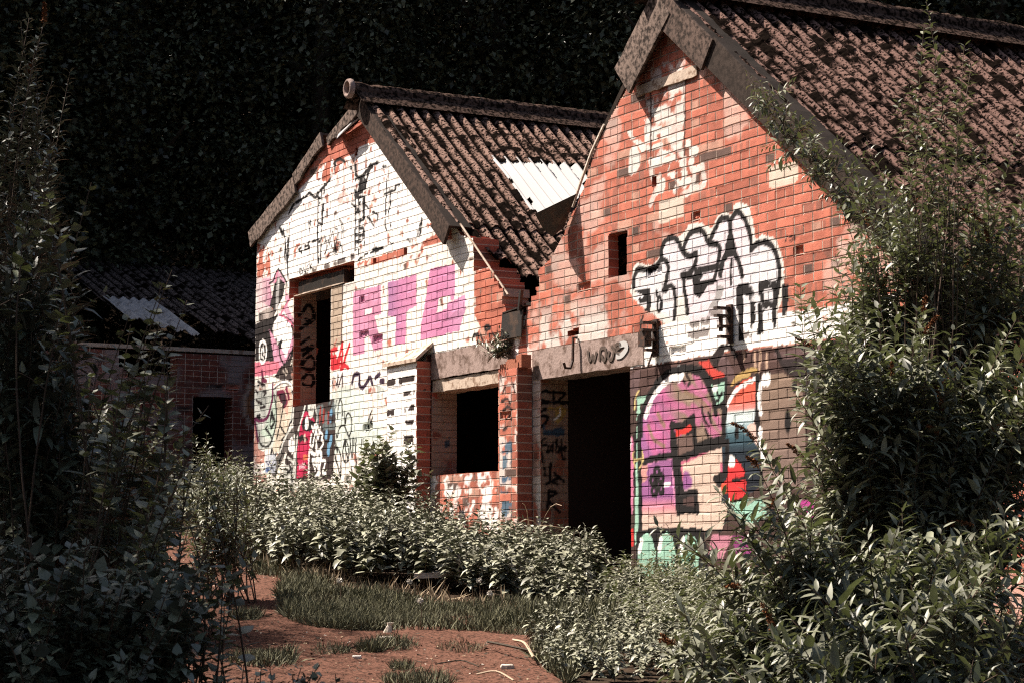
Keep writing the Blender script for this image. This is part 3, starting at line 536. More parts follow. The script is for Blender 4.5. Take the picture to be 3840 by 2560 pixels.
    c.poly('C5', "392 746 500 700 664 642 656 740 640 824 598 850 622 880 660 880 690 960 640 1150 372 1166 380 1060 490 1042 484 920 412 926 398 840", ph(238, 205, 186)); hatch(c, 'C5', "400 760 500 716 650 656 644 740 632 812|402 780 415 900|630 760 635 830", .022, ph(222, 110, 140))
    for x, y in ((430, 840), (445, 870), (425, 880)): c.blob('C5', x, y, .05, .05, ph(170, 100, 160), soft=.5)
    c.poly('C5', "406 954 474 944 478 1020 414 1026", ph(92, 66, 62)); c.line('C5', "300 890 330 880", .03, WHITE)
    c.poly('C5', "598 840 645 830 665 790 668 850 620 880", BLK)
    # second letter: orange to navy
    g3 = lin(FAC, 'C5', 760, 270, 770, 900, [(0, ph(238, 96, 66)), (.2, ph(240, 110, 90)), (.27, ph(240, 150, 140)), (.30, ph(235, 240, 236)), (.38, ph(225, 236, 236)), (.45, ph(150, 180, 188)), (.52, ph(60, 92, 104)), (.66, ph(34, 46, 58)), (1, ph(30, 34, 46))])
    c.poly('C5', "655 460 676 392 716 318 766 270 838 250 838 420 832 500 806 560 850 660 872 880 780 962 640 1000 640 640 645 600", g3)
    c.poly('C5', "668 722 725 728 770 788 788 870 782 960 740 985 690 996 670 940 672 900 622 884 664 850", BLK); c.poly('C5', "672 728 720 732 764 790 780 872 775 952 684 990 672 905 640 884 668 850", ph(236, 56, 58)); hatch(c, 'C5', "700 860 780 845", .03); c.blob('C5', 690, 745, .03, .05, WHITE); c.blob('C5', 706, 748, .025, .04, WHITE)
    c.poly('C5', "625 880 668 880 672 940 640 930", ph(240, 90, 60)); hatch(c, 'C5', "662 446 690 380 740 316 832 268", .035, WHITE)
    hatch(c, 'C5', "698 300 730 250 790 218 838 212|705 290 740 262 800 238", .03, ph(205, 165, 100)); hatch(c, 'C5', "728 545 726 600", .05)
    c.poly('C5', "785 540 830 520 845 600 850 660 820 620", ph(245, 205, 190)); c.line('C5', "845 250 848 400 846 510 858 620 872 760 868 900", .06, BLK)
    g4 = lin(FAC, 'C5', 900, 300, 1000, 900, [(0, ph(150, 122, 104)), (1, ph(138, 112, 104))])
    c.poly('C5', "866 286 925 245 1000 232 1062 266 1102 330 1124 420 1140 900 880 900 882 720 862 560", g4)
    hatch(c, 'C5', "868 290 856 380 868 470|862 560 872 690 884 760", .045, WHITE); c.blob('C5', 886, 272, .03, .05, WHITE); c.blob('C5', 908, 268, .03, .05, WHITE); c.blob('C5', 1025, 515, .04, .09, BLK); c.blob('C5', 1065, 312, .03, .05, BLK)
    c.poly('C5', "980 160 1120 130 1254 170 1254 500 1150 420 1110 300 1060 240", ph(52, 38, 38))
    hatch(c, 'C5', "164 600 166 480 200 384 250 304 312 240 372 214 440 208 510 234 550 288 582 370 604 470|150 490 152 700 156 900 158 1160|652 430 646 540 642 608 560 632 490 664|658 440 652 560 646 620", .055, sm=True)
    hatch(c, 'C5', "342 532 402 546 468 490 474 560 480 640 488 668|342 532 346 620 352 712 368 850 376 1000 382 1052|352 712 260 730 176 752|382 735 500 692 670 634 668 720 656 826 600 850 625 884|384 735 392 850 406 945 482 930|408 1030 490 1040|484 930 492 1044", .06, sm=False)
    # mint arches and scraps further right
    c.poly('C5', "135 1160 250 1135 520 1140 560 1300 540 1600 130 1600", BLK)
    for x, y, w2 in ((196, 1164, 52), (313, 1156, 54), (445, 1168, 62)):
        c.poly('C5', f"{x-w2} {y+120} {x-w2*.6} {y+30} {x} {y} {x+w2*.6} {y+34} {x+w2} {y+120} {x+w2*.8} {y+270} {x-w2*.7} {y+290}", ph(170, 212, 188)); c.line('C5', f"{x-w2*.8} {y+110} {x-w2*.6} {y+50}", .05, WHITE)
    c.poly('C5', "690 1002 780 975 860 960 940 1060 820 1112 752 1120 716 1060", ph(170, 212, 190)); c.poly('C5', "700 1190 830 1180 860 1300 720 1290", ph(150, 60, 120)); c.poly('C5', "580 1180 700 1190 640 1330 560 1300", ph(232, 150, 170), a=.8)
    c.poly('C5', "1100 980 1180 970 1180 1080 1110 1090", ph(200, 70, 150)); c.poly('D', "1925 900 2020 880 2060 1010 1930 1050", ph(165, 210, 190)); c.poly('D', "1950 960 2030 930 2040 1000 1990 1060", ph(230, 70, 60)); c.poly('D', "2030 950 2110 940 2120 1040 2030 1050", ph(190, 80, 165)); c.poly('D', "2110 1100 2240 1080 2240 1330 2120 1300", ph(150, 110, 110), a=.8); c.poly('D', "2150 1220 2230 1200 2220 1290 2160 1280", ph(180, 90, 140))
    c.poly('C5', "100 1150 116 1148 118 1250 96 1250", ph(225, 50, 48)); c.poly('C5', "104 590 122 640 118 1000 108 1080 92 900 98 700", ph(225, 130, 165)); hatch(c, 'C5', "100 620 96 760 92 900", .02, WHITE)
    hatch(c, 'C5', "118 690 116 730 130 780|170 690 175 740 150 790|120 740 170 735|150 335 128 380 122 440", .02, ph(225, 195, 130))
    c.poly('D', "1925 560 1985 545 1985 640 1930 650", ph(245, 205, 190), a=.6, worn=.4)
    hatch(c, 'C6', "1470 560 1465 600|1490 570 1510 560 1515 590 1495 600|1525 555 1530 590", .014, ph(60, 35, 30))
    c.col *= (.93+.14*fbm(c.S, c.Z, 1.6, 3, 91))[:, None]
# ------------------------------------------------------------------ ground and bank
def ground_z(x, y):
    z = .0824*y+(fbm(x, y, .35, 3, 2)-.5)*.12*np.clip((y-3)/6, 0, 1)*np.clip((np.abs(y-20)+4)/8, .3, 1)
    z = z+np.clip(y-38-.25*np.abs(x), 0, 60)*.62+np.clip(-x-16, 0, 60)*.35+np.clip(x-16, 0, 60)*.35
    return z
gx = np.concatenate([np.linspace(-80, -10, 20), np.linspace(-9, 9, 91), np.linspace(10, 80, 20)]); gy = np.concatenate([np.linspace(-40, 3, 10), np.linspace(4, 30, 131), np.linspace(31, 110, 40)])
X_, Y_ = np.meshgrid(gx, gy); i_ = np.arange(X_.size).reshape(X_.shape)
GV = np.stack([X_, Y_, ground_z(X_, Y_)], -1).reshape(-1, 3); GF = np.stack([i_[:-1, :-1], i_[:-1, 1:], i_[1:, 1:], i_[1:, :-1]], -1).reshape(-1, 4)
tag(mesh('ground', GV, GF, M['soil'], smooth=True, loc=(0, 20, 0)), kind='structure')
def gpt(dx, dy):                 # where a ground point seen in the photograph lies
    r = ray(dx*K, dy*K); t = (0-CZ)/(r[2]-.0824*r[1]); p = C0+r*t; return p[0], p[1]
PATH = [gpt(*q) for q in ((150, 1215), (300, 1196), (430, 1225), (520, 1262), (640, 1322), (760, 1345), (1000, 1368), (1250, 1400), (1330, 1450), (1300, 1568), (1330, 1900), (100, 1900), (60, 1568), (20, 1300))]
PATH = np.array(PATH); sp = smooth(np.vstack([PATH, PATH[:1]]), 6)[:-1]
px_, py_ = np.meshgrid(np.arange(sp[:, 0].min(), sp[:, 0].max(), .05), np.arange(sp[:, 1].min(), sp[:, 1].max(), .06))
kp = inpoly(px_+(noise2(px_, py_, 5, 1)-.5)*.3, py_+(noise2(px_, py_, 5, 4)-.5)*.5, sp); pz = ground_z(px_, py_)+.006+.012*fbm(px_, py_, 9, 3, 5)+.004*noise2(px_, py_, 60, 8)
i_ = np.arange(px_.size).reshape(px_.shape); kk = kp[:-1, :-1] & kp[1:, 1:] & kp[1:, :-1] & kp[:-1, 1:]
PF = np.stack([i_[:-1, :-1], i_[:-1, 1:], i_[1:, 1:], i_[1:, :-1]], -1)[kk]; PV = np.stack([px_, py_, pz], -1).reshape(-1, 3)
us = np.unique(PF); mp = np.zeros(len(PV), int); mp[us] = np.arange(len(us))
tag(mesh('path', PV[us], mp[PF], M['path'], smooth=True), kind='structure')

# ------------------------------------------------------------------ left building
BL = empty('brick_building', P(-1.6, 4, 1.7), 'low whitewashed brick building with pink block letters on its gable', 'building')
brick_grid('wall', BL, FAC, -4.8375, HL, 1.725, 62, keep_l, paint_left, seed=1)
PR = .16
p1 = Plane(P0+N*PR, U, N)
pier = brick_grid('pier', BL, p1, -.9, 6, 1.5, 27, None, paint_pier1, thick=.15, seed=3)
brick_grid('pier_side', pier, Plane(P0+U*-.225-N*(-.0), INW, U), -.16, 1, 1.5, 27, lambda s, z: (s < .0), None, thick=.02, seed=4, pal=(.8, .7, .7))
b = MB(); q0 = P(-.94, -PR-.03, 3.515); b.add([q0, P(-.19, -PR-.03, 3.515), P(-.19, .0, 3.68), P(-.94, .0, 3.60), P(-.94, -PR-.03, 3.55), P(-.19, -PR-.03, 3.55), P(-.19, 0, 3.715), P(-.94, 0, 3.64)], [(0, 3, 2, 1), (4, 5, 6, 7), (0, 1, 5, 4), (1, 2, 6, 5), (2, 3, 7, 6), (3, 0, 4, 7)])
b.build('coping', M['timber'], pier)
p2 = Plane(P0+N*PR, U, N)
pier = brick_grid('pier', BL, p2, 1.4625, 3, 1.2, 28, None, paint_pier2, thick=.15, seed=5)
brick_grid('pier_side', pier, Plane(P0+U*1.8, INW, U), -.16, 1, 1.2, 28, lambda s, z: (s < .0), None, thick=.02, seed=6, pal=(.7, .6, .6))
b = MB()
for k in range(7):
    a0 = 1.46+.05*k; b.box(P(a0, -PR+.02*R.random(), 3.3+.0), U*.10, INW*.1, ZUP*(.04+.09*R.random()))
b.build('broken_coping', M['brick_bit'], pier)
# concrete and timber over the window
def wonk(name, par, m, s0, s1, z0, z1, d0, d1, n=14, amp=.012, dz=0):
    """a worn bar along the wall: uneven top, bottom and arrises"""
    V = []; F = []
    for i in range(n+1):
        t = i/n; s = s0+(s1-s0)*t; e = lambda: (R.random()-.5)*2*amp
        for (zz, dd) in ((z0, d1), (z1, d1), (z1, d0), (z0, d0)): V.append(P(s, -dd+e()*.3, zz+e()+dz*t))
        if i: F += [((i-1)*4+j, (i-1)*4+(j+1) % 4, i*4+(j+1) % 4, i*4+j) for j in range(4)]
    F += [(3, 2, 1, 0), (n*4, n*4+1, n*4+2, n*4+3)]
    return mesh(name, V, [np.array(F)], m, par)
wonk('concrete_lintel', BL, M['concrete'], -.222, 1.46, 3.345, 3.598, -.25, .004, amp=.008)
wonk('timber_lintel', BL, M['timber'], -.222, 1.22, 3.215, 3.335, -.24, -.012, amp=.006)
wonk('window_sill', BL, M['brick_bit'], -.22, 1.455, 2.385, 2.402, -.26, -.02, amp=.003)
# steel lintel in the upper window with its dark slot
wonk('steel_lintel', BL, M['lead'], -3.66, -2.42, 4.548, 4.70, -.10, -.045, amp=.004)
wonk('lintel_ledge', BL, M['timber'], -3.66, -2.30, 4.535, 4.547, -.06, .012, amp=.003)
wonk('slot_back', BL, M['dark_timber'], -3.9, -2.0, 4.50, 4.79, -.285, -.275, amp=.002)
# plastered lining of the left reveals
def plaster_paint(kind):
    def f(c):
        n = fbm(c.S, c.Z, 5, 4, 9)
        base = ph(200, 170, 150)
        a = np.clip((n-.36)*12, 0, 1)*(c.S > (.09 if kind == 1 else -1)); c.put(np.arange(len(a)), base*.9, a)
        if kind == 1:
            hatch(c, 'D5', "570 1330 640 1270 700 1170 750 1150 800 1210 840 1330 830 1400 740 1440 690 1400|600 1566 700 1500 780 1450", .045)
            hatch(c, 'E1', "420 90 490 40|430 140 520 110 440 180|430 280 470 210 510 190 535 240 530 290 490 300 450 290|430 380 480 335 520 350 530 400 500 440 440 420|425 260 440 220|520 120 470 160", .04)
        if kind == 2:
            c.put(np.nonzero(c.S > .0)[0], ph(150, 112, 88), .5)
            hatch(c, 'C4', "200 685 165 680 148 705 165 722 195 728 200 735|212 682 212 735|222 685 265 690 235 730 280 735|148 735 280 730", .028); hatch(c, 'C4', "180 760 150 775 150 790 190 800 150 850 150 870", .028)
            c.poly('C4', "190 740 250 745 275 765 260 800 230 830 195 820 185 780", ph(200, 160, 90), worn=.4); c.poly('C4', "160 830 265 850 260 885 170 880", ph(70, 90, 110), worn=.35); c.line('C4', "240 760 238 790 215 810", .02, WHITE)
            hatch(c, 'C4', "175 895 160 905 155 950 165 975 158 1000|150 930 180 925|190 930 185 955 195 955 198 935 190 930|210 925 208 955|212 910 213 912|228 895 225 955 240 950 238 930 226 930|250 900 248 960|262 950 255 940 262 930 268 940 250 950 256 990 268 985", .022)
            hatch(c, 'C4', "190 1130 185 1220|190 1130 225 1140 190 1170 240 1230", .03); hatch(c, 'C4', "170 1000 175 1060|200 1010 195 1080 230 1100|215 1050 260 1090|180 1100 240 1070", .03, worn=.3)
        if kind == 3:
            c.put(np.nonzero((c.S > .1))[0], ph(175, 145, 130), .35)
            c.poly('C3', "600 1110 765 1090 765 1560 600 1560", ph(190, 160, 145), worn=.48); c.poly('C3', "720 1440 760 1430 760 1520 720 1520", ph(80, 95, 110), worn=.4)
    return f
def reveal(par, s, z0, z1, kind, pal):
    nc = int(round((z1-z0)/CO)); return brick_grid('reveal', par, Plane(P0+U*(s+.004), INW, U), .0, 3, z0, nc, lambda a, z: a < .278, plaster_paint(kind), thick=.006, seed=7+kind, pal=pal)
reveal(BL, -3.685, 3.30, 4.54, 1, (.8, .7, .65)); reveal(BL, -.222, 2.40, 3.21, 3, (.7, .6, .6))

def corrug(name, par, s0, z0, pitch, sgn, t0, t1, w0, w1, cut=None, m='roof', amp=.027, lift=0, moss=1.0, base=(.21, .135, .108), ds=.025, dw=.0146, sd=0, z_of=None):
    """corrugated sheet laid down the slope from a ridge at s0,z0; moss stands up off it"""
    cp, sp_ = math.cos(math.radians(pitch)), math.sin(math.radians(pitch))
    t = np.arange(t0, t1+ds, ds); w = np.arange(w0, w1+dw, dw); T, Wd = np.meshgrid(t, w, indexing='ij')
    nrm = U*sgn*sp_+ZUP*cp; ms = np.clip((fbm(T*.6, Wd, 17, 4, 30+sd)-.56)*11, 0, 1)*moss; ms2 = noise2(T, Wd, 55, 7)
    ph_ = 2*math.pi*Wd/.146; wave = np.cos(ph_); h = amp*wave+lift+ms*(.006+.016*ms2)*(wave < .75)+(noise2(T, Wd, 2, 5)-.5)*.02
    V = (P0+U*(s0)+ZUP*z0)[None, None]+(T*cp*sgn)[..., None]*U-(T*sp_)[..., None]*ZUP+Wd[..., None]*INW+h[..., None]*nrm
    cmp_ = np.array(base)*(.75+.5*fbm(T, Wd, 22, 3, 8+sd))[..., None]; mo = np.array([.007, .005, .004])
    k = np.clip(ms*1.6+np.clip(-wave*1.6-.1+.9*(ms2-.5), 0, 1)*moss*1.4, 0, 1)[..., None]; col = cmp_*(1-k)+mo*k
    idx = np.arange(T.size).reshape(T.shape); q = np.stack([idx[:-1, :-1], idx[:-1, 1:], idx[1:, 1:], idx[1:, :-1]], -1)
    if cut is not None:
        Tc = (T[:-1, :-1]+T[1:, 1:])/2; Wc = (Wd[:-1, :-1]+Wd[1:, 1:])/2; q = q[~cut(Tc*cp*sgn+s0, Wc, Tc)]
    q = q.reshape(-1, 4); V = V.reshape(-1, 3); V2 = V-nrm*.009; n0 = len(V)
    e = np.sort(np.concatenate([q[:, [0, 1]], q[:, [1, 2]], q[:, [2, 3]], q[:, [3, 0]]]), 1); key = e[:, 0].astype(np.int64)*n0+e[:, 1]; uq, fi, ct = np.unique(key, return_index=True, return_counts=True)
    ee = np.concatenate([q[:, [0, 1]], q[:, [1, 2]], q[:, [2, 3]], q[:, [3, 0]]])[fi[ct == 1]]
    side = np.stack([ee[:, 1], ee[:, 0], ee[:, 0]+n0, ee[:, 1]+n0], -1)
    allq = np.concatenate([q, q[:, ::-1]+n0, side]); VV = np.concatenate([V, V2]); CC = np.concatenate([col.reshape(-1, 3)]*2)
    us = np.unique(allq); mp = np.zeros(len(VV), int); mp[us] = np.arange(len(us))
    return mesh(name, VV[us], mp[allq], M[m], par, CC[us])
PL_ = 38.7; ZL = 6.44
def cutL(s, w, t): return ((s > -.86+.05*np.sin(w*40)) & (s < .0) & (w > 1.0+.0*s) & (w < 2.15)) | ((s > -.35) & (s < .35) & (w > 1.55))
corrug('roof_sheets', BL, -1.74, ZL, PL_, 1, .10, 2.62, -.10, 9.5, cutL, lift=.02, sd=1)
corrug('roof_sheets', BL, -1.74, ZL, PL_, 1, 2.55, 3.72, .0, 9.5, lambda s, w, t: (w < .10+(s-.55)*.78+.08*np.sin(s*25)) | (s > 1.12+.10*noise2(w, w*0, 6.8, 3)) | ((w > .55) & (w < .72) & (s > .9)) | ((s < .35) & (w > 1.55)), sd=2)
corrug('white_roof_sheet', BL, -1.74, ZL, PL_, 1, 1.10, 2.22, 1.0, 2.12, lambda s, w, t: ((s-.0) > -.02-(w-1.25)*.66+.05*noise2(w, s, 14, 3)) | ((noise2(s, w, 9, 12) > .86) & (s > -.75)) | ((s > -.62) & (w > 1.86+.08*noise2(s, w, 20, 2))), m='white_sheet', amp=.036, lift=.012, moss=0, base=(.8, .8, .8))
corrug('roof_sheets', BL, -1.74, ZL, 17.5, -1, .10, 3.4, .0, 9.5, ds=.08, dw=.0292, sd=3)
corrug('roof_sheets', BL, -1.74, ZL-.10, PL_, 1, .3, 3.0, .9, 9.4, None, m='dark_timber', amp=.0, moss=0, ds=.3, dw=.5, lift=-.05)
def boards(name, par, m, pts, hgt, off, th=.03, lip=.12, jag=0, base=(.15, .11, .09)):
    """verge board following the slope: a face hanging in front of the gable and a lip folded back over the sheets"""
    b = MB(); pts = np.array(pts, float); n = max(2, int(np.hypot(*(pts[1]-pts[0]))/.12)); d = (pts[1]-pts[0]); L = np.hypot(*d); d = d/L; pn = np.array([d[1], -d[0]]) if d[0] > 0 else np.array([-d[1], d[0]])
    if pn[1] > 0: pn = -pn
    V = []; F = []; CC = []
    for i in range(n+1):
        c = pts[0]+(pts[1]-pts[0])*i/n; hh = hgt+(R.random()-.5)*jag; up = -pn*(R.random()-.3)*.012
        lo = c+pn*hh; tp = c+up
        for (q, dd) in ((lo, off), (tp, off+.004), (tp, off-.02), (tp+pn*.004, -lip), (tp+pn*.03, -lip), (tp+pn*.03, off-th), (lo, off-th)): V.append(P(q[0], -dd, q[1]))
        k_ = np.array(base); CC += [k_, k_*1.3, np.array([.02, .014, .011]), np.array([.012, .009, .007]), k_*.5, k_*.5, k_*.5]
        if i: F += [((i-1)*7+j, (i-1)*7+(j+1) % 7, i*7+(j+1) % 7, i*7+j) for j in range(7)]
    mb = MB(); mb.add(V, F+[(6, 5, 4, 3, 2, 1, 0), tuple(n*7+j for j in range(7))], np.array(CC)); return mb.build(name, M['verge'], par)
boards('verge_board', BL, M['cement_board'], [(-1.70, 6.43), (.14, 4.97)], .195, .10, base=(.055, .036, .028))
boards('verge_board', BL, M['cement_board'], [(.13, 4.99), (.40, 4.775)], .21, .13, base=(.055, .036, .028))
boards('verge_board', BL, M['cement_board'], [(-4.95, 5.44), (-3.62, 5.90)], .20, .055, jag=.03); boards('verge_board', BL, M['cement_board'], [(-3.64, 5.93), (-2.88, 6.27)], .15, .05, jag=.05)
boards('broken_verge_board', BL, M['dark_timber'], [(-2.75, 6.20), (-1.86, 6.50)], .12, .03, jag=.08)
b = MB(); b.add([P(-2.45, -.02, 6.19), P(-1.86, -.03, 6.27), P(-1.88, -.13, 6.20), P(-2.25, -.13, 6.10), P(-2.45, -.02, 6.18), P(-1.86, -.03, 6.26), P(-1.88, -.13, 6.19), P(-2.25, -.13, 6.09)], [(0, 1, 2, 3), (7, 6, 5, 4), (0, 4, 5, 1), (1, 5, 6, 2), (2, 6, 7, 3), (3, 7, 4, 0)]); b.build('loose_flashing', M['pale_sheet'], BL)
def ridge(par, s0, z0, w0, w1, rad, pitch):
    b = MB(); k = 13; W_ = np.arange(w0, w1, .06); pa = math.radians(pitch)
    V = []
    for i, w in enumerate(W_):
        jt = (w-w0) % 1.83; r = rad*(1+.10*(jt < .12))
        prof = [(-.20*math.cos(pa)-r*.8, -.20*math.sin(pa)-.02)]+[(r*math.cos(q), r*math.sin(q)*1.0) for q in np.linspace(math.pi*1.05, -math.pi*.05, k-2)]+[(.20*math.cos(pa)+r*.8, -.20*math.sin(pa)-.02)]
        for (a_, c_) in prof:
            m_ = .018*R.random()*(c_ > 0); V.append(P(s0+a_*(1+m_), w, z0+c_+m_))
    F = [(i*k+j, (i+1)*k+j, (i+1)*k+j+1, i*k+j+1) for i in range(len(W_)-1) for j in range(k-1)]
    b.add(V, F); return b.build('ridge_cap', M['ridge'], par)
rc = ridge(BL, -1.74, 6.50, -.18, 9.5, .088, PL_)
b = MB(); th = np.linspace(0, 2*math.pi, 21)[:-1]; cen = P(-1.74, -.22, 6.53)
V = []; 
for q in th:
    for p_ in np.linspace(0, 2*math.pi, 9)[:-1]: V.append(cen+(.083+.024*math.cos(p_))*(U*math.cos(q)+ZUP*math.sin(q))+INW*.035*math.sin(p_))
b.add(V, [(i*8+j, ((i+1) % 20)*8+j, ((i+1) % 20)*8+(j+1) % 8, i*8+(j+1) % 8) for i in range(20) for j in range(8)]); b.build('ridge_end_ring', M['concrete'], rc, smooth=True)
# hidden walls of the left building
b = MB(); b.box(P(-4.83, .285, 1.6), U*.22, INW*9.2, ZUP*3.75); b.build('side_wall', M['dark_inside'], BL)
b = MB(); b.box(P(-4.6, 9.3, 1.6), U*6.2, INW*.2, ZUP*2.7); b.add([P(-4.6, 9.3, 4.3), P(1.6, 9.3, 4.3), P(-1.74, 9.3, 6.4), P(-4.6, 9.5, 4.3), P(1.6, 9.5, 4.3), P(-1.74, 9.5, 6.4)], [(0, 1, 2), (5, 4, 3), (0, 2, 5, 3), (1, 4, 5, 2)]); b.build('rear_wall', M['dark_inside'], BL)
b = MB(); b.box(P(-4.6, .30, 1.55), U*12.8, INW*9, ZUP*.03); b.build('floor_slab', M['dark_inside'], BL)
# dark stubs of wall and roof timbers showing where the corner has fallen away
b = MB()
for k in range(22):
    s_ = .45+R.random()*1.0; z_ = 4.72-.86*(s_-.1)-R.random()*.45; b = MB()
    b.box(P(s_, .10+R.random()*.16, z_), U*.2*(.5+.4*R.random()), INW*.1+ZUP*(R.random()-.5)*.07, ZUP*.062+U*(R.random()-.5)*.06); b.build('loose_brick', M['brick_bit'], BL)
b = MB(); b.tube([P(.42, -.02, 4.80), P(1.30, .02, 4.02)], .011); b.build('loose_cable', M['timber'], BL)

# ------------------------------------------------------------------ right building
BR = empty('brick_building', P(5.2, 4, 1.4), 'tall red brick building with a large mural and bubble letters on its gable', 'building')
brick_grid('wall', BR, FAC, SEAM, 63, 1.05, 67, keep_r, paint_right, seed=2, thick=lambda s, z: np.where((s > 3.0) & (s < 3.55) & (z > 3.9) & (z < 4.5), .10, .28))
wonk('concrete_lintel', BR, M['concrete'], 1.80, 3.66, 3.19, 3.455, -.27, .006, n=20, amp=.005)
def strip(name, par, m, pl, fr, txt, wd, d=.0135):   # a painted line on a flat plane, as a thin raised ribbon
    b = MB()
    for t in txt.split('|'):
        p = smooth(pl.pts(fr, t), 5); T = np.gradient(p, axis=0); T /= np.linalg.norm(T, axis=1)[:, None]+1e-9; Q = np.stack([-T[:, 1], T[:, 0]], -1)*wd/2
        L = p+Q; Rr = p-Q; n = len(p); V = np.concatenate([pl.w(L[:, 0], L[:, 1], d), pl.w(Rr[:, 0], Rr[:, 1], d)])
        b.add(V, [(i, i+n, i+1+n, i+1) for i in range(n-1)])
        V2 = np.concatenate([pl.w(L[:, 0], L[:, 1], d-.004), pl.w(Rr[:, 0], Rr[:, 1], d-.004)]); b.add(V2, [(i, i+1, i+1+n, i+n) for i in range(n-1)])
    return b.build(name, m, par)
strip('painted_scrawl', BR, M['dark_timber'], FAC, 'C4', "372 500 380 545 395 520 400 548 412 505|425 545 430 495 450 490 455 520 445 545 435 520|470 500 465 530 480 540 490 500 480 480|495 500 520 480 515 470 500 475 500 505 520 515", .03)
strip('painted_scrawl', BR, M['white_sheet'], FAC, 'C4', "515 475 540 470 548 490 525 520 500 525", .05)
reveal(BR, 1.945, 1.35, 3.30, 2, (.75, .6, .5))
# rusted hook and the two brackets
b = MB(); b.tube([P(*q) for q in ((2.60, -.01, 3.50), (2.60, -.05, 3.50), (2.60, -.055, 3.30), (2.60, -.08, 3.235), (2.60, -.13, 3.235), (2.60, -.145, 3.28))], .013, 5); b.build('hook', M['rust'], BR)
def bracket(s, z, big):
    b = MB(); b.box(P(s, -.006, z-.14), U*.07, -INW*.02, ZUP*.3)
    for dz in (-.10, -.02, .06, .12): b.box(P(s+.01, -.02, z+dz), U*.05, -INW*(.10+.03*(dz > 0)), ZUP*.02)
    b.box(P(s+.02, -.09, z-.05), U*.03, -INW*.02, ZUP*.13)
    if big: b.box(P(s-.05, -.06, z-.06), U*.10, -INW*.07, ZUP*.12); b.tube([P(s, -.02, z-.1), P(s-.03, -.05, z-.22)], .008, 4)
    b.build('bracket', M['rust'], BR)
s_, z_ = FAC.px('C6', 500, 1320); bracket(s_, z_, 1); s_, z_ = FAC.px('C6', 1045, 1220); bracket(s_, z_, 0)
# timber let into the gable
s0_, z0_ = FAC.px('C7', 380, 675); s1_, z1_ = FAC.px('C7', 820, 500)
wonk('gable_timber', BR, M['timber'], s0_, s1_, (z0_+z1_)/2-.055, (z0_+z1_)/2+.035, -.03, .018, amp=.006)
PRr = 38.5; ZR = 6.20
corrug('roof_sheets', BR, 4.09, ZR, PRr, 1, .10, 2.55, -.09, 11, sd=5, base=(.15, .092, .076), lift=.02, moss=1.25)
corrug('roof_sheets', BR, 4.09, ZR, PRr, 1, 2.45, 4.6, -.09, 11, sd=6, base=(.15, .092, .076), moss=1.25)
corrug('roof_sheets', BR, 4.09, ZR-.06, 39.4, -1, .10, 3.3, .10, 11, lambda s, w, t: (s < 3.2) & (w < .5), ds=.08, dw=.0292, sd=7)
corrug('roof_sheets', BR, 4.09, ZR-.06, PRr, 1, .3, 4.5, -.02, 10.9, None, m='dark_timber', amp=.0, moss=0, ds=.3, dw=.5, lift=-.05)
boards('verge_board', BR, M['cement_board'], [(4.14, 6.22), (4.86, 5.645)], .27, .11, base=(.09, .062, .05)); boards('verge_board', BR, M['cement_board'], [(4.84, 5.67), (7.9, 3.235)], .235, .09, base=(.035, .025, .02))
boards('verge_board', BR, M['cement_board'], [(4.05, 6.24), (3.42, 5.70)], .33, .12, lip=.05)
boards('verge_edge', BR, M['dark_timber'], [(3.44, 5.66), (2.95, 5.22)], .04, .0, lip=.2, base=(.03, .02, .015))
wonk_ = MB(); wonk_.tube([P(3.06, -.004, 5.30), P(2.85, -.004, 5.10), P(2.66, -.004, 4.86), P(2.52, -.004, 4.66)], .014, 5); wonk_.build('mortar_fillet', M['stone'], BR)
ridge(BR, 4.09, 6.30, -.2, 11, .095, PRr)
b = MB(); b.box(P(8.2, .285, 1.2), U*.22, INW*10, ZUP*1.75); b.build('side_wall', M['dark_inside'], BR)
b = MB(); b.box(P(1.75, .29, 1.3), U*.2, INW*10, ZUP*2.8); b.build('party_wall', M['dark_inside'], BR)
b = MB(); b.add([P(1.6, 10.2, 1.3), P(8.4, 10.2, 1.3), P(8.4, 10.2, 2.9), P(4.09, 10.2, 6.1), P(1.6, 10.2, 4.1), P(1.6, 10.4, 1.3), P(8.4, 10.4, 1.3), P(8.4, 10.4, 2.9), P(4.09, 10.4, 6.1), P(1.6, 10.4, 4.1)], [(0, 1, 2, 3, 4), (9, 8, 7, 6, 5), (0, 5, 6, 1), (1, 6, 7, 2), (2, 7, 8, 3), (3, 8, 9, 4), (4, 9, 5, 0)]); b.build('rear_wall', M['dark_inside'], BR)
# torn flashing hanging out of the valley
T_ = P(2.37, -.30, 4.60); A_ = np.array(FAC.w(*FAC.px('D', 1328, 446), .02)); B_ = np.array(FAC.w(*FAC.px('D', 1300, 522), .02)); Cc_ = np.array(FAC.w(*FAC.px('D', 1290, 545), .10)); D_ = P(2.32, -.20, 4.50)
b = MB(); V = [T_, A_, B_, Cc_, D_]; V = V+[v-np.array([.0, .0, .006]) for v in V]
b.add(V, [(0, 1, 2, 3, 4), (9, 8, 7, 6, 5)]+[(i, (i+1) % 5+5, (i+1) % 5)[:0] or (i, i+5, (i+1) % 5+5, (i+1) % 5) for i in range(5)]); b.build('torn_flashing', M['lead'], BR)
b = MB()
c0_ = P(1.28, -.03, 3.84); b.box(c0_, U*.40+ZUP*.03, INW*.22, ZUP*.012); b.box(P(1.27, -.045, 3.60), U*.39, INW*.012, ZUP*.24+INW*.02); b.box(P(1.60, -.05, 3.84), U*.03, INW*.03, ZUP*.18+U*.04); b.tube([P(1.66, -.04, 3.62), P(1.67, -.04, 3.78)], .006, 4); b.box(P(1.27, .20, 3.55), U*.45, INW*.02, ZUP*.4)
b.build('gutter_end', M['lead'], BR)

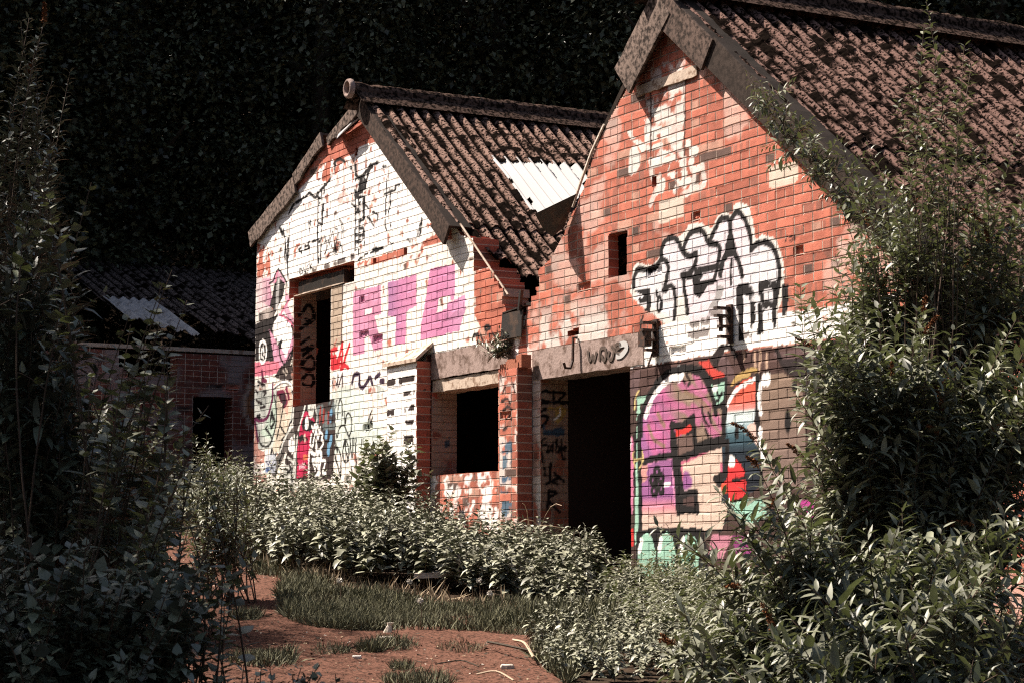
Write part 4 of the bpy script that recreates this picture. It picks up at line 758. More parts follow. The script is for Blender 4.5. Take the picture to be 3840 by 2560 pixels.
# ------------------------------------------------------------------ shed in the shade behind, left
BC = empty('brick_shed', P(-9.5, 2, 2.3), 'roofless-looking brick shed in deep shade behind the left corner, its corrugated roof sagging', 'shed')
pc = Plane(P0+U*-8, INW, U)
def shed_paint(c):
    n = fbm(c.S, c.Z, 3, 4, 4); a = np.clip((n-.5)*9, 0, 1)*.8; c.put(np.arange(len(a)), ph(170, 150, 145), a)
    c.line('D', "575 880 560 930 575 975 600 985", .05, ph(210, 180, 160)); c.line('D', "585 890 572 930 585 960", .08, ph(180, 120, 80))
brick_grid('wall', BC, pc, -1.275, 66, 2.1, 29, lambda s, z: ~((s > .42) & (s < .97) & (z < 3.72)) & ~((s > -.6) & (s < .2) & (z > 3.9+.2*noise2(s, z, 5, 1))), shed_paint, seed=8, fine=False, pal=(.4, .38, .4))  # both shed walls: palette darkened to deepen the shade they stand in
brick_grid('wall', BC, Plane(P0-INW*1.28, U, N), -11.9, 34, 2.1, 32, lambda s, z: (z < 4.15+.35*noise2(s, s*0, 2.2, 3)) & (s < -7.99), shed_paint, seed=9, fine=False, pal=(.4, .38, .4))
corrug('roof_sheets', BC, -12.2, 6.02, 20, 1, .1, 4.62, -.3, 6.5, lambda s, w, t: ((w < .85) & (s > -9.3+.2*noise2(w, s, 6, 2))) | ((s > -8.2-.25*noise2(np.floor(w/.146), w*0, 1, 5)) & (w < 1.25)), sd=9, base=(.13, .10, .09), ds=.05, dw=.0243)
corrug('pale_roof_sheet', BC, -12.2, 6.08, 20, 1, 2.7, 4.95, -.30, .42, lambda s, w, t: (s > -8.35+w*1.2), m='pale_sheet', moss=0, base=(.35, .34, .34), ds=.05, dw=.0243)
b = MB(); b.box(P(-8.06, -1.2, 4.30), U*.07, INW*7, ZUP*.05); b.build('eaves_timber', M['timber'], BC)
b = MB(); b.box(P(-15, 6.5, 2.2), U*7, INW*.2, ZUP*2.2); b.box(P(-15.0, -1.2, 2.2), U*.2, INW*7.7, ZUP*2.6); b.build('rear_wall', M['dark_inside'], BC)
# ------------------------------------------------------------------ plants
def unit(v): return v/(np.linalg.norm(v, axis=-1, keepdims=True)+1e-9)
TPL = dict(
 lance=(np.array([(0, 0, 0), (.28, .14, .03), (.28, 0, 0), (.28, -.14, .03), (.66, .11, -.02), (.66, 0, -.05), (.66, -.11, -.02), (1, 0, -.17)]), [(0, 2, 1), (0, 3, 2), (4, 5, 7), (5, 6, 7)], [(1, 2, 5, 4), (2, 3, 6, 5)]),
 ovate=(np.array([(0, 0, 0), (.25, .25, .06), (.25, 0, 0), (.25, -.25, .06), (.66, .19, -.01), (.66, 0, -.06), (.66, -.19, -.01), (1, 0, -.20)]), [(0, 2, 1), (0, 3, 2), (4, 5, 7), (5, 6, 7)], [(1, 2, 5, 4), (2, 3, 6, 5)]),
 rhomb=(np.array([(0, 0, 0), (.22, .36, .05), (.22, 0, 0), (.22, -.36, .05), (.58, .27, -.01), (.58, 0, -.04), (.58, -.27, -.01), (1, 0, -.12)]), [(0, 2, 1), (0, 3, 2), (4, 5, 7), (5, 6, 7)], [(1, 2, 5, 4), (2, 3, 6, 5)]),
 kite=(np.array([(0, 0, 0), (.45, .3, .05), (.45, -.3, .05), (1, 0, -.08)]), [(0, 2, 1), (1, 2, 3)], []),
 lobed=(np.array([(0, 0, 0), (.2, .5, .02), (.42, .22, 0), (.75, .45, -.06), (.7, .12, -.04), (1.05, 0, -.1), (.7, -.12, -.04), (.75, -.45, -.06), (.42, -.22, 0), (.2, -.5, .02)]), [(0, 2, 1), (0, 4, 2), (2, 4, 3), (0, 6, 4), (4, 6, 5), (0, 8, 6), (6, 8, 7), (0, 9, 8)], []),
 blade=(np.array([(0, .035, 0), (0, -.035, 0), (.55, .025, .02), (.55, -.025, .02), (1, 0, -.08)]), [(2, 3, 4)], [(0, 1, 3, 2)]))
def leafmesh(name, Pn, Dn, Nn, size, tpl, m, parent=None, loc=None):
    tv, tt, tq = TPL[tpl]; n = len(Pn); D = unit(Dn); Y = unit(np.cross(Nn, D)); Zn = np.cross(D, Y); sz = np.broadcast_to(size, (n,))
    cu = (.3+1.7*rng.random(n)); wd = (.75+.5*rng.random(n))
    V = Pn[:, None]+sz[:, None, None]*(tv[None, :, 0, None]*D[:, None]+(tv[None, :, 1]*wd[:, None])[..., None]*Y[:, None]+(tv[None, :, 2]*cu[:, None])[..., None]*Zn[:, None])
    k = len(tv); o = (np.arange(n)*k)[:, None, None]; F = [(np.array(tt)[None]+o).reshape(-1, 3)]
    if tq: F.append((np.array(tq)[None]+o).reshape(-1, 4))
    return mesh(name, V.reshape(-1, 3), F, m, parent, smooth=tpl != 'kite', loc=loc)
def rdir(n, up=0.0):
    v = rng.normal(size=(n, 3)); v[:, 2] += up; return unit(v)
class Plant:
    def __init__(s): s.P = []; s.D = []; s.N = []; s.S = []; s.b = MB(); s.spk = []
    def leaf(s, p, d, n, z): s.P.append(p); s.D.append(d); s.N.append(n); s.S.append(z)
    def stem(s, a, b, bow=.25, r0=.006, r1=.0015, n=9, side=None):
        a = np.array(a, float); b = np.array(b, float); L = np.linalg.norm(b-a); m = a+(b-a)*.5+np.array([0, 0, bow*L])+(side if side is not None else rng.normal(size=3)*.06*L)
        t = np.linspace(0, 1, n)[:, None]; q = (1-t)**2*a+2*t*(1-t)*m+t*t*b; s.b.tube(q, np.linspace(r0, r1, n), 4, False); return q
    def leafy(s, q, f0, gap, sz, pairs=2, droop=.25, fwd=.5, taper=.55, alt=False):
        seg = np.linalg.norm(np.diff(q, axis=0), axis=1); cum = np.concatenate([[0], np.cumsum(seg)]); L = cum[-1]; a = L*f0; ph0 = R.random()*6.28; k = 0
        while a <= L:
            p = np.array([np.interp(a, cum, q[:, j]) for j in range(3)]); j = min(np.searchsorted(cum, a), len(q)-1); t = unit(q[j]-q[max(j-1, 0)]) if j > 0 else unit(q[1]-q[0])
            A = unit(np.cross(t, [0.3, .2, 1.0])); B = np.cross(t, A); u_ = (a/L-f0)/(1-f0+1e-6); z = sz*(1-taper*max(0, u_-.35)/.65)*(.75+.5*R.random())
            for i in range(pairs):
                th = ph0+k*(math.pi/2 if pairs == 2 else 2.4)+i*2*math.pi/pairs+R.gauss(0, .25); o = A*math.cos(th)+B*math.sin(th)
                d = o+t*(fwd+.35*u_)+np.array([0, 0, -droop*R.random()*1.6]); s.leaf(p+o*.006, d, np.array([R.gauss(0, .22), R.gauss(0, .22), 1.0])+t*.2, z)
            a += gap*(.7+.6*R.random())*(1-.35*u_); k += 1
    def spike(s, p, d, L=.14, r=.018): s.spk.append((np.array(p), unit(np.array(d, float)), L, r))
    def build(s, root, tpl, m, lname='leaves', m_spk=None):
        o = leafmesh(lname, np.array(s.P), np.array(s.D), np.array(s.N), np.array(s.S), tpl, m, root)
        if s.b.V: s.b.build('stems', M['stem'], root)
        for (p, d, L, r) in s.spk:
            n = int(240*L/.14); t = rng.random(n); rad = r*(1-.75*t)*(.4+.6*rng.random(n)); A = unit(np.cross(d, [.3, .2, 1.0])); B = np.cross(d, A); th = rng.random(n)*6.28
            bend = np.array([0, 0, -1.0])*(t**2*.25*L)[:, None]; Q = p+d*(t*L)[:, None]+rad[:, None]*(np.cos(th)[:, None]*A+np.sin(th)[:, None]*B)+bend
            leafmesh('flower_spike', Q, rdir(n), rdir(n), .009+.006*rng.random(n), 'kite', M['spike'], root)
        return o
def inpoly_disp(poly, n):
    p = np.array(poly, float); out = []
    while len(out) < n:
        x = R.uniform(p[:, 0].min(), p[:, 0].max()); y = R.uniform(p[:, 1].min(), p[:, 1].max())
        if inpoly(np.array([x]), np.array([y]), p)[0]: out.append((x, y))
    return out
def bush(name, label, cat, poly, Yc, dY, nst, sz, tpl='lance', m='leaf', base=None, gap=.045, side=4, spikes=0, group=None, f0=.45, tips=None, bow=.12, lsm=.22):
    """a shrub: stems fan out from its foot to tips surveyed from the photograph, side shoots and leaf pairs on every stem"""
    cx = base if base is not None else sum(p[0] for p in poly)/len(poly)
    foot = at(cx, Yc); foot[2] = float(ground_z(np.array([foot[0]]), np.array([foot[1]]))[0]); root = empty(name, foot, label, cat, group); pl = Plant()
    T = inpoly_disp(poly, nst) if poly else []
    for (x, y) in T+(tips or []):
        Y = Yc+R.uniform(-dY, dY); tip = at(x, Y, y); f = foot+np.array([R.gauss(0, .15), R.gauss(0, .15), 0])
        if tip[2] < foot[2]+.03: continue
        if abs(tip[0]-f[0]) > .9*(tip[2]-f[2])+.25: f = f+np.array([(tip[0]-f[0])*.7, 0, 0])
        q = pl.stem(f, tip, bow, .0055, .0015); L = np.linalg.norm(tip-f); ff = max(f0, 1-.75/L) if L > 1 else .25
        pl.leafy(q, ff, gap, sz)
        for k in range(side):
            u_ = R.uniform(ff*.9, .9); j = int(u_*8); p = q[j]; d = unit(np.array([R.gauss(0, 1), R.gauss(0, 1), .7+R.random()])); e = p+d*(lsm*(.4+.6*R.random())*(.5+.5*min(L, 1)))
            qq = pl.stem(p, e, .1, .003, .001, 5); pl.leafy(qq, .2, gap*.9, sz*.85)
        if spikes and R.random() < spikes: pl.spike(tip, unit(q[-1]-q[-2])+np.array([R.gauss(0, .5), R.gauss(0, .3), -.4*R.random()]), .10+.10*R.random(), .014)
    pl.build(root, tpl, M[m]); return root

# --- wood behind: three kinds of tree, copied
def tree_proto(name, label, rx, rz, zc, nclu, per, lsz, tpl, sd, group):
    r_ = np.random.default_rng(sd); root = empty(name, (0, 0, 0), label, 'tree', group)
    d = unit(r_.normal(size=(nclu, 3))); rr = (.35+.65*r_.random(nclu)**.5)*(.8+.35*noise2(d[:, 0]*2+5, d[:, 1]*2+d[:, 2]*3, 1.3, sd)); c = d*rr[:, None]*np.array([rx, rx, rz])+np.array([0, 0, zc])
    cr = r_.uniform(.35, .8, nclu)
    off = r_.normal(size=(nclu, per, 3))*cr[:, None, None]*np.array([.8, .8, .35]); Pn = (c[:, None]+off).reshape(-1, 3); n = len(Pn)
    Dn = unit(unit(off.reshape(-1, 3))+np.array([0, 0, -.3])+r_.normal(size=(n, 3))*.4); Nn = r_.normal(size=(n, 3))*.45+np.array([0, 0, 1.0])
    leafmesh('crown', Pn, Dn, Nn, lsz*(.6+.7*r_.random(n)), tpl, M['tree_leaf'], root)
    b = MB(); b.tube([(0, 0, -1), (.1, .05, zc*.35), (-.1, .1, zc*.8), (.1, 0, zc+rz*.6)], [.22, .18, .13, .04], 8)
    for k in range(9):
        a = r_.uniform(0, 6.28); z = zc*.5+k*rz*.14; b.tube([(0, 0, z), (math.cos(a)*rx*.4, math.sin(a)*rx*.4, z+.7), (math.cos(a)*rx*.75, math.sin(a)*rx*.75, z+1.0)], [.08, .05, .02], 5)
    b.build('trunk', M['bark'], root, smooth=True); return root
def put_copy(pr, loc, rz, sc, first, label=None, group=None):
    if first: o = pr
    else:
        o = pr.copy(); S.collection.objects.link(o)
        for ch in pr.children:
            c_ = ch.copy(); S.collection.objects.link(c_); c_.parent = o
    o.location = loc; o.rotation_euler = (0, 0, rz); o.scale = (sc, sc, sc)
    if label: o['label'] = label
    if group: o['group'] = group
    return o
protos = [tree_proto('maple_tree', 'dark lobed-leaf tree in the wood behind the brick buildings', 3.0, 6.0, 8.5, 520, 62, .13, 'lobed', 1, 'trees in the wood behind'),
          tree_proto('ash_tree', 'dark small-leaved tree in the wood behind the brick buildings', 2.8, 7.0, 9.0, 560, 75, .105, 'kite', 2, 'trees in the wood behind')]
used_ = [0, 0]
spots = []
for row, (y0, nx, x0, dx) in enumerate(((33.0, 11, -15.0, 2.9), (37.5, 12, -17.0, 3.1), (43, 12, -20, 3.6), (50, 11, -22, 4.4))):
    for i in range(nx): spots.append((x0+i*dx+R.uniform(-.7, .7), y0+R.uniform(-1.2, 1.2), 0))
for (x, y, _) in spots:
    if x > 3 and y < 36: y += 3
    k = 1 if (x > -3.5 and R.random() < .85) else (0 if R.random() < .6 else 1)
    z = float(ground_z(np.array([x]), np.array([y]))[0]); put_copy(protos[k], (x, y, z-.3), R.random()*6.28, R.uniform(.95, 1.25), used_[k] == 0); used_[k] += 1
def extra(k, x, y, sc, label, dz=-.3, group=None):
    z = float(ground_z(np.array([x]), np.array([y]))[0]); o = put_copy(protos[k], (x, y, z+dz), R.random()*6.28, sc, False, label)
    if 'group' in o: del o['group']
    return o
extra(0, -9.6, 30.2, .78, 'broad-leaved tree whose crown overhangs the brick shed in the shade')
extra(0, -7.4, 32.0, .70, 'smaller broad-leaved tree rising behind the shed roof')
extra(1, -12.6, 30.0, .95, 'leaning small-leaved tree at the far left beyond the shed')
extra(0, -11.8, 27.2, .62, 'low broad-leaved tree left of the shed front')
extra(1, -7.6, 11.3, .72, 'tall tree added out of view to shade the saplings at the left edge')  # unseen tree, added to shade the left-hand plants
extra(0, -6.4, 7.2, .80, 'tree added to shade the near left saplings, mostly out of the picture')  # added for its shade on the lower left and left edge
extra(1, -9.5, 16.0, .75, 'small-leaved tree at the left edge shading the far end of the path')

bt = tree_proto('shade_birch', 'light birch added just left of the path for shade, its crown hanging out of view', 2.1, 1.5, 6.9, 75, 46, .075, 'kite', 3, None); bt.location = (-3.7, 9.7, .75)  # unseen birch, added so its crown dapples the lower right shrubs with shade
bt2 = tree_proto('shade_birch', 'thin birch added beyond the left edge to shade the lower right shrubs', 1.6, 1.3, 7.2, 50, 42, .075, 'kite', 4, None); bt2.location = (-2.9, 7.6, .6)  # second unseen birch, added for the same shade

# --- shrubs on the right
NR = 'narrow-leaved shrub '
bush('buddleia_bush', NR+'reaching up across the corrugated roof of the tall building', 'shrub', [(1860, 640), (1960, 500), (2060, 440), (2180, 470), (2420, 380), (2430, 900), (1900, 930), (1850, 800)], 12.6, .45, 130, .14, spikes=.10, base=2130)
bush('buddleia_bush', NR+'with thin upright sprigs rising highest against the dark roof', 'shrub', [(2020, 300), (2240, 260), (2260, 470), (1960, 480)], 12.2, .3, 26, .09, base=2150, side=1, f0=.6, tips=[(2128, 5), (2122, 60), (2150, 130), (2215, 105), (2195, 190), (2232, 150), (2060, 225), (2085, 190), (2110, 250), (1990, 330), (1930, 320), (2265, 330), (2340, 300), (1905, 400)])
bush('buddleia_bush', NR+'in front of the mural with brown seed heads at head height', 'shrub', [(1870, 770), (1900, 660), (1980, 700), (2430, 720), (2430, 1250), (1850, 1230), (1820, 1040), (1890, 930)], 11.3, .45, 150, .15, spikes=.14, base=2080, tips=[(1838, 655), (1850, 700), (1835, 860), (1735, 1010), (1760, 1040), (1828, 905)])
bush('buddleia_bush', NR+'spreading low in front of the mint green painted arches', 'shrub', [(1680, 1240), (1790, 1140), (1880, 1160), (2430, 1150), (2430, 1560), (1500, 1560), (1490, 1450), (1600, 1340)], 10.4, .5, 130, .145, spikes=.10, base=1960, tips=[(1640, 1120), (1660, 1150), (1510, 1210), (1560, 1250), (1740, 1070)])
bush('buddleia_bush', NR+'nearest the lower right corner, its large leaves half in shade', 'shrub', [(1760, 1380), (1900, 1300), (2400, 1270), (2400, 1700), (1560, 1700)], 9.0, .35, 60, .155, spikes=.08, base=2120)
root = empty('climbing_shrub', at(2060, 14.2), 'leafy arching stem climbing beside the right verge board of the tall gable', 'shrub'); pl = Plant()
for o_, tp_ in ((0, (1712, 165)), (14, (1760, 210)), (30, (1850, 300))):
    q = smooth(np.array([at(2060+o_, 14.2), at(2050+o_, 14.0, 900), at(2010+o_, 14.0, 560), at(1905+o_, 14.3, 420), at(1815+o_*.5, 14.6, 325)][:5]+[at(tp_[0], 14.9, tp_[1])]), 6); pl.b.tube(q, np.linspace(.008, .002, len(q)), 4, False); pl.leafy(q, .62, .09, .07)
    for k in range(26):
        j_ = R.randint(int(len(q)*.45), len(q)-2); e = q[j_]+unit(np.array([R.gauss(0, .8), R.gauss(0, .6), R.gauss(.3, .7)]))*R.uniform(.08, .26); qq = pl.stem(q[j_], e, .1, .003, .001, 5); pl.leafy(qq, .2, .03, .085)
pl.build(root, 'lance', M['leaf'])
# --- left side
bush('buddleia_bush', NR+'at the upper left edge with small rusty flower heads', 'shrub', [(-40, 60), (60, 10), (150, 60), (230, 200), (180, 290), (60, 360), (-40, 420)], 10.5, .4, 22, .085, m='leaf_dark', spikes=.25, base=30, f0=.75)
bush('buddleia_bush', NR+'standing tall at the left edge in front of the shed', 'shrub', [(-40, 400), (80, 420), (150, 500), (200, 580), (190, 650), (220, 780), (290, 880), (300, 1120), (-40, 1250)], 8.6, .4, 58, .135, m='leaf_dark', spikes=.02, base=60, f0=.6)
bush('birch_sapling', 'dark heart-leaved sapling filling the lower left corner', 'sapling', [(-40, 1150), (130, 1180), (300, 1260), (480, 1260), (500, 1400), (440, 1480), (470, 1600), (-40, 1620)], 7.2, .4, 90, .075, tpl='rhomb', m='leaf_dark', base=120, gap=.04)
bush('birch_sapling', 'tall sapling with pale toothed leaves on reddish twigs at left', 'sapling', [(180, 850), (260, 700), (400, 690), (420, 900), (480, 1040), (380, 1150), (200, 1150)], 8.0, .3, 20, .075, tpl='rhomb', m='leaf', base=180, gap=.07, side=1, f0=.5, tips=[(395, 620), (372, 655), (430, 690), (300, 745), (330, 800), (112, 345), (100, 400), (80, 380), (210, 420), (420, 960), (480, 930), (450, 1010)])
bush('birch_sapling', 'thin sapling with sunlit leaves between the path and the nettles', 'sapling', [(280, 1180), (430, 1140), (520, 1230), (520, 1400), (300, 1340)], 7.6, .3, 26, .066, tpl='rhomb', m='leaf', base=330, gap=.05, side=1, tips=[(425, 1015), (430, 1050), (460, 1080), (500, 1110), (540, 1340), (515, 1385), (530, 1290)])
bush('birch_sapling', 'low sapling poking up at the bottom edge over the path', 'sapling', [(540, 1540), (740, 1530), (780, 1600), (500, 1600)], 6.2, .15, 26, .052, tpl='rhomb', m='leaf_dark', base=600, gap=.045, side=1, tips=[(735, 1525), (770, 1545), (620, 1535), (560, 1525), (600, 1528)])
bush('tangled_bramble', 'mixed leafy tangle at the left between the saplings and the shed', 'shrub', [(-40, 900), (330, 880), (480, 1060), (470, 1180), (250, 1220), (-40, 1220)], 13.5, .8, 110, .10, tpl='ovate', m='leaf', base=180)
bush('willowherb', 'feathery weed clump at the left end of the nettle bed', 'weed', [(420, 1090), (470, 1000), (560, 1040), (600, 1130), (590, 1240), (440, 1230)], 15.5, .5, 40, .08, tpl='lance', m='leaf', base=510, f0=.2, tips=[(445, 1000), (475, 990), (500, 1040)])
# --- broad-leaved plant against the wall by the pier, tuft in the valley, sprigs behind the eave
bush('broadleaf_sapling', 'large-leaved plant growing against the white wall left of the striped pier', 'sapling', [(830, 1010), (880, 985), (940, 1010), (955, 1090), (900, 1140), (820, 1090)], 20.2, .2, 40, .12, tpl='rhomb', m='leaf', base=885, gap=.06, side=2, tips=[(905, 985), (935, 1010), (840, 1010)])
def sprig(name, label, cat, o, n, L, sz, tpl='lance', m='leaf'):
    root = empty(name, o, label, cat); pl = Plant()
    for k in range(n):
        d = unit(np.array([R.gauss(0, .7), R.gauss(0, .7), .9])); q = pl.stem(o, o+d*L*(.5+.6*R.random()), .1, .004, .001, 6); pl.leafy(q, .15, .03, sz)
    return pl.build(root, tpl, M[m])
sprig('wall_weed', 'small green weed rooted in the broken brickwork between the two gables', 'weed', P(1.36, -.12, 3.42), 16, .26, .08, m='nettle')
sprig('roof_sapling', 'sunlit sprig rising behind the left verge of the low gable', 'sapling', P(-4.15, 1.0, 5.7), 16, .55, .10)
# dry arching stalks in front of the doorway
b = MB()
for (x, y, x2, y2) in ((1155, 1262, 1285, 1210), (1190, 1200, 1260, 1240), (1210, 1170, 1215, 1280), (1290, 1160, 1240, 1215), (1200, 1155, 1220, 1240), (1260, 1240, 1300, 1300), (1150, 1290, 1230, 1215), (1230, 1230, 1280, 1330)):
    a_ = at(x, 17.6, y); c_ = at(x2, 17.8, y2); m_ = (a_+c_)/2+np.array([0, 0, .09]); b.tube([a_, (a_+m_)/2+np.array([0, 0, .02]), m_, (m_+c_)/2+np.array([0, 0, .02]), c_], .003, 4)
tag(b.build('dead_stalks', M['stick']), 'tangle of pale dead stalks in front of the open doorway', 'dead stalks', kind='stuff')

# --- nettle bed along the foot of the wall
front = [gpt(*q) for q in ((440, 1215), (560, 1275), (650, 1325), (760, 1348), (1000, 1362), (1240, 1388), (1330, 1400))]
back = [tuple(P(s_, -.12, 0)[:2]) for s_ in (3.3, 1.8)]+[tuple(P(s_, -.35, 0)[:2]) for s_ in (1.4, -.9)]+[tuple(P(s_, -.12, 0)[:2]) for s_ in (-1.1, -4.9)]+[tuple(P(-6.5, -.3, 0)[:2])]
NP = np.array(front+back)
def scatter(poly, n, f=None):
    lo = poly.min(0); hi = poly.max(0); out = np.zeros((0, 2))
    while len(out) < n:
        q = lo+(hi-lo)*rng.random((n*2, 2)); q = q[inpoly(q[:, 0], q[:, 1], poly)]
        if f is not None: q = q[rng.random(len(q)) < f(q[:, 0], q[:, 1])]
        out = np.vstack([out, q])
    return out[:n]
def nettles(name, poly, n, h, label, cat, tpl='ovate', m='nettle', sz=.092, hv=.75, kind='stuff'):
    Q = scatter(poly, n); z = ground_z(Q[:, 0], Q[:, 1]); H = h*(.6+.55*rng.random(n))*(1-hv/2+hv*noise2(Q[:, 0], Q[:, 1], 1.3, 6))*(np.interp(Q[:, 0], [-4, -1.6, -.5, .3, 1.4], [1.0, .95, .72, .55, .42]) if name == 'nettles' else 1); PP = []; DD = []; NN = []; SS = []
    lean = rng.normal(size=(n, 2))*.10
    for lv in range(11):
        t = .30+.70*lv/10; zz = z+H*t; b0 = np.stack([Q[:, 0]+lean[:, 0]*t*H*2, Q[:, 1]+lean[:, 1]*t*H*2, zz], -1); ph_ = lv*math.pi/2+rng.random(n)*.6+np.arange(n)*1.7
        for i in range(2):
            th = ph_+i*math.pi; d = np.stack([np.cos(th), np.sin(th), .25-.6*rng.random(n)+(.6 if lv > 8 else 0)], -1); PP.append(b0); DD.append(d); NN.append(np.array([0, 0, 1.0])+rng.normal(size=(n, 3))*.2); SS.append(sz*(1.1-.6*max(0, t-.6)/.4)*(.7+.6*rng.random(n)))
    PP = np.concatenate(PP); o = leafmesh(name, PP, np.concatenate(DD), np.concatenate(NN), np.concatenate(SS), tpl, M[m]); tag(o, label, cat, kind=kind); return o, Q, z, H, lean
o, Q, z, H, lean = nettles('nettles', NP, 1250, .62, 'bed of nettles along the foot of the low building', 'nettles')
b = MB()
for i in range(0, len(Q), 2):
    b.tube([(Q[i, 0], Q[i, 1], z[i]-.02), (Q[i, 0]+lean[i, 0]*H[i], Q[i, 1]+lean[i, 1]*H[i], z[i]+H[i]*.5), (Q[i, 0]+lean[i, 0]*2*H[i], Q[i, 1]+lean[i, 1]*2*H[i], z[i]+H[i])], [.004, .003, .001], 3, False)
so_ = b.build('nettle_stalks', M['stem'], o)
RP = np.array([gpt(*q) for q in ((1215, 1440), (1300, 1395), (1440, 1350), (1700, 1340), (1800, 1568), (1300, 1568), (1240, 1510))]+[])
nettles('ground_herbs', RP, 480, .17, 'low leafy herbs between the grass and the shrubs', 'herbs', tpl='ovate', m='nettle', sz=.05, hv=.6)
RP2 = np.array([gpt(*q) for q in ((1330, 1340), (1500, 1330), (2352, 1420), (2352, 1568), (1600, 1568))])
nettles('undergrowth', RP2, 600, .22, 'dark undergrowth under the right-hand shrubs', 'undergrowth', tpl='lance', m='leaf', sz=.08, hv=.5)
LP_ = np.array([gpt(*q) for q in ((-60, 1200), (160, 1190), (330, 1192), (420, 1205), (470, 1150), (300, 1120), (-60, 1130))])
LP_ = np.array([(-9, 22.5), (-5.2, 22.3), (-4.2, 23.2), (-4.3, 27.0), (-5.5, 27.2), (-10, 26.6)]); nettles('weeds', LP_, 500, .5, 'dark weeds in front of the shed', 'weeds', sz=.09)
# tall leafy plants standing out of the nettles
for (x, y, Y, lb) in ((595, 1085, 19.5, 'tall pointed-leaf weed at the left end of the nettle bed'), (708, 1100, 19.6, 'upright weed in front of the white scribbles on the wall'), (835, 1115, 19.0, 'tall weed left of the large-leaved plant'), (1003, 1120, 18.6, 'pale star-shaped weed below the dark window'), (1155, 1190, 17.8, 'upright weed at the foot of the narrow blue-stained pier'), (1295, 1215, 17.2, 'leafy weed at the left side of the doorway'), (1340, 1205, 16.9, 'weed arching over the doorway threshold')):
    f = at(x, Y); f[2] = float(ground_z(np.array([f[0]]), np.array([f[1]]))[0]); t = at(x, Y, y); root = empty('tall_weed', f, lb, 'weed'); pl = Plant()
    for k in range(5): q = pl.stem(f+np.array([R.gauss(0, .05), R.gauss(0, .05), 0]), t+np.array([R.gauss(0, .12), R.gauss(0, .1), -abs(R.gauss(0, .12))*(k > 0)]), .02, .006, .002); pl.leafy(q, .35, .035, .10, droop=.05)
    pl.build(root, 'lance', M['nettle'])

# --- grass
def grass(name, poly, n, h, label, m='grass', f=None):
    Q = scatter(poly, n, f); z = ground_z(Q[:, 0], Q[:, 1])+.005; Pn = np.stack([Q[:, 0], Q[:, 1], z], -1); d = rng.normal(size=(n, 3))*.55+np.array([0, 0, 1.0]); hh = h*(.45+.9*rng.random(n))*(.45+1.0*noise2(Q[:, 0], Q[:, 1], 2.6, 14))
    o = leafmesh(name, Pn, d, rng.normal(size=(n, 3))+np.array([0, -.6, .2]), hh, 'blade', M[m]); return tag(o, label, 'grass', kind='stuff')
GP = smooth(np.array([gpt(*q) for q in ((655, 1345), (760, 1350), (900, 1375), (1020, 1385), (1250, 1390), (1330, 1420), (1240, 1450), (1050, 1440), (850, 1446), (720, 1440), (655, 1418), (640, 1370), (655, 1345))]), 4)
ed = lambda x, y: np.clip(noise2(x, y, 3, 31)*2.2-.15, .12, 1)
grass('grass', GP, 48000, .085, 'long rough grass beside the path', f=ed)
grass('grass_fringe', np.array([gpt(*q) for q in ((560, 1270), (650, 1318), (760, 1348), (700, 1356), (590, 1325), (570, 1300))]), 2500, .09, 'grass fringe at the foot of the nettles')
grass('dry_grass', np.array([gpt(*q) for q in ((590, 1290), (900, 1358), (1200, 1395), (1180, 1410), (850, 1375), (600, 1320))]), 900, .13, 'dry straw-coloured grass in front of the nettles', m='dry')
for i, (x, y, w_, n_) in enumerate(((615, 1322, 42, 900), (565, 1418, 40, 900), (850, 1490, 35, 800), (905, 1478, 60, 700), (920, 1530, 28, 600), (960, 1560, 90, 1800), (760, 1495, 50, 500), (600, 1525, 90, 1200), (1060, 1478, 60, 500), (540, 1300, 40, 300))):
    pp = np.array([gpt(x+w_*math.cos(q), y+w_*.22*math.sin(q)) for q in np.linspace(0, 6.28, 9)[:-1]]); grass('grass_tuft', pp, n_, .075, 'small tufts of grass growing through the path')
wb = np.array([(-7, 22.5), (-4.5, 22.5), (-3.4, 20.6), (-3.6, 19.5), (-7, 21)]); grass('verge_grass', wb, 6000, .09, 'thin grass at the far end of the path')
CP = np.array([gpt(*q) for q in ((1215, 1400), (1400, 1380), (1420, 1480), (1300, 1568), (1220, 1500))]); grass('coarse_grass', CP, 9000, .12, 'coarse grass among the low herbs right of the path')

# --- fine litter on the path
def litter(name, n, sz, m, label, tpl='kite'):
    Q = scatter(np.array([gpt(*q) for q in ((180, 1225), (560, 1290), (650, 1350), (680, 1450), (1240, 1455), (1290, 1568), (1300, 1700), (150, 1700))]), n); z = ground_z(Q[:, 0], Q[:, 1])+.022
    d = rng.normal(size=(n, 3))*np.array([1, 1, .15]); tag(leafmesh(name, np.stack([Q[:, 0], Q[:, 1], z], -1), d, np.array([0, 0, 1.0])+rng.normal(size=(n, 3))*.25, sz*(.4+rng.random(n)**2*1.5), tpl, M[m]), label, 'litter', kind='stuff')
litter('leaf_litter', 2600, .022, 'bark', 'dark fallen leaves and bark crumbs on the path'); litter('dry_litter', 1300, .016, 'dry', 'pale dry scraps scattered over the path'); litter('grit', 500, .012, 'stone', 'small pale grit on the path')

